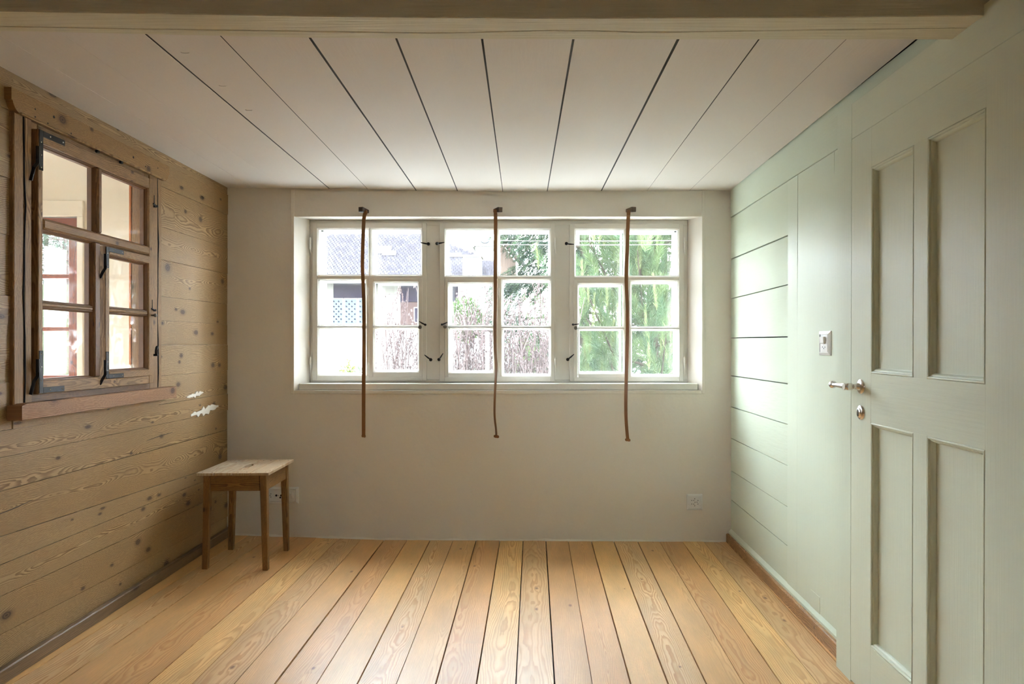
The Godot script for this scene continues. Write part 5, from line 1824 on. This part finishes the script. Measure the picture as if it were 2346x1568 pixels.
func build_twigs(label: String, base: Vector3, wide: float, deep: float, h: float, count: int, sd: int) -> void:
	var r := RandomNumberGenerator.new()
	r.seed = sd
	var root := node("dry_shrub", self, base)
	tag(root, label, "shrub")
	# five forms of stem, each with side twigs and the dry remains of its flower heads
	var m := mat(lin(0.9, 0.9, 0.9), 0.8, 0.0)
	m.vertex_color_use_as_albedo = true
	for f in 5:
		var s := Shape.new()
		var bend := Vector3(r.randf_range(-0.14, 0.14), 0, r.randf_range(-0.1, 0.1))
		var pts := []
		for k in 6:
			var t := k / 5.0
			pts.append(Vector3(0, t, 0) + bend * t * t)
		s.tube(pts, [0.006, 0.0055, 0.005, 0.0042, 0.0034, 0.002], 5)
		for k in 9:
			var t := r.randf_range(0.3, 0.97)
			var b := Vector3(0, t, 0) + bend * t * t
			var a := r.randf() * TAU
			var e := b + Vector3(cos(a) * 0.07, 0.10, sin(a) * 0.07) * r.randf_range(0.5, 1.3)
			s.tube([b, e], [0.003, 0.0016], 4)
			for j in 5:
				var c := b.lerp(e, 0.5 + 0.12 * j) + Vector3(r.randf_range(-0.012, 0.012), r.randf_range(-0.01, 0.012), r.randf_range(-0.012, 0.012))
				s.lathe([Vector2(0, -0.008), Vector2(0.0055, 0.0), Vector2(0, 0.009)], Transform3D(Basis(Vector3(0, 0, 1), r.randf() * 2.0), c), 4)
		var places := []
		var cols := []
		for i in count / 5:
			var p := Vector3((r.randf() - 0.5) * wide, 0, (r.randf() - 0.5) * deep)
			var k := h * r.randf_range(0.55, 1.05)
			var b := Basis(Vector3(0, 0, 1), r.randf_range(-0.2, 0.2)).rotated(Vector3.UP, r.randf() * TAU)
			places.append(Transform3D(b.scaled(Vector3(1.0 + 0.2 * k, k, 1.0 + 0.2 * k)), p))
			var y := r.randf()
			cols.append(Color(lerpf(0.05, 0.085, y), lerpf(0.034, 0.064, y), lerpf(0.031, 0.06, y)))
		many("stems", s.mesh(), m, places, root, cols)


func build_garden() -> void:
	var g := func(px: float, d: float) -> Vector3:
		var p := at(px, 793, d)
		return Vector3(p.x, land(p.x, p.z), p.z)
	build_pine("pine_tree", "bright green pine with pale upright shoots near the right window", g.call(1490, 8.2), 5.2, 1.9, 2600, 21, Color(1, 1, 1))
	build_spruce("spruce_tree", "tall dark spruce with drooping sprays behind the pine", g.call(1335, 13.5), 10.5, 2.3, 11000, 31, Color(0.005, 0.011, 0.007), Color(0.034, 0.048, 0.024))
	build_twigs("pinkish dry twiggy shrub filling the foot of the middle window", g.call(1118, 7.0), 1.35, 1.0, 2.7, 280, 41)
	build_twigs("sparse pinkish dry shrub at the foot of the roof-view window", g.call(945, 7.6), 0.65, 0.7, 2.8, 60, 42)
	build_bush("round_bush", "round green leafy bush below the timber house gap", g.call(1066, 9.0), Vector3(0.24, 0.58, 0.24), 1900, 51, Color(0.014, 0.028, 0.010), Color(0.042, 0.059, 0.022), false, 2.32, 0.55)
	build_bush("cone_bush", "yellow green cone-shaped bush low in the left window", g.call(797, 12.0), Vector3(1.55, 1.98, 0.8), 5000, 52, Color(0.051, 0.065, 0.014), Color(0.070, 0.081, 0.022), true)
	build_bush("low_bush", "pale green low bush right of the yellow green cone bush", g.call(832, 13.4), Vector3(0.45, 1.80, 0.45), 1500, 53, Color(0.034, 0.051, 0.028), Color(0.056, 0.070, 0.042))
	build_spruce("spruce_tree", "broad dark spruce far behind the pine in the right window", g.call(1520, 20.0), 11.0, 3.0, 7000, 33, Color(0.005, 0.0105, 0.0077), Color(0.034, 0.048, 0.024))
	# trees on the rise seen through the room next door
	var i := 0
	for q: Array in [[60.0, 30.0, 7.5], [105.0, 34.0, 8.5], [150.0, 29.0, 6.0], [235.0, 43.0, 9.0]]:
		i += 1
		build_spruce("spruce_tree", ["leftmost", "second", "third", "rightmost"][i - 1] + " grey green spruce on the meadow rise beyond the brown window", g.call(q[0], q[1]), q[2], 2.2, 1300, 60 + i, Color(0.014, 0.021, 0.015), Color(0.042, 0.051, 0.036), "spruces on the meadow rise")


func _ready() -> void:
	# camera
	var cam := Camera3D.new()
	cam.name = "camera"
	cam.projection = Camera3D.PROJECTION_FRUSTUM
	cam.near = 0.05
	cam.far = 300.0
	cam.size = 1568.0 / F * cam.near
	cam.frustum_offset = Vector2(-28.0, 9.0) / F * cam.near
	cam.position = Vector3(0, EYE, 0)
	add_child(cam)
	# an overcast sky lights everything through the windows
	var sky := ProceduralSkyMaterial.new()
	sky.sky_top_color = Color(0.88, 0.945, 1.0)
	sky.sky_horizon_color = Color(0.86, 0.89, 0.92)
	sky.ground_bottom_color = Color(0.55, 0.56, 0.50)
	sky.ground_horizon_color = Color(0.80, 0.82, 0.80)
	var env := Environment.new()
	env.background_mode = Environment.BG_SKY
	env.sky = Sky.new()
	env.sky.sky_material = sky
	env.background_energy_multiplier = 1.0
	env.tonemap_mode = Environment.TONE_MAPPER_LINEAR
	env.tonemap_exposure = 58.0
	env.sdfgi_enabled = true
	env.ssao_enabled = true
	env.ssil_enabled = true
	var we := WorldEnvironment.new()
	we.name = "surroundings"
	we.environment = env
	add_child(we)
	rng.seed = 7
	make_materials()
	build_floor()
	build_ceiling()
	build_window_wall()
	build_plank_wall()
	build_green_wall()
	build_other_rooms()
	build_windows()
	build_inner_window()
	build_door()
	build_ground()
	build_houses()
	build_garden()
	build_stool()
	build_straps()
	build_sockets()
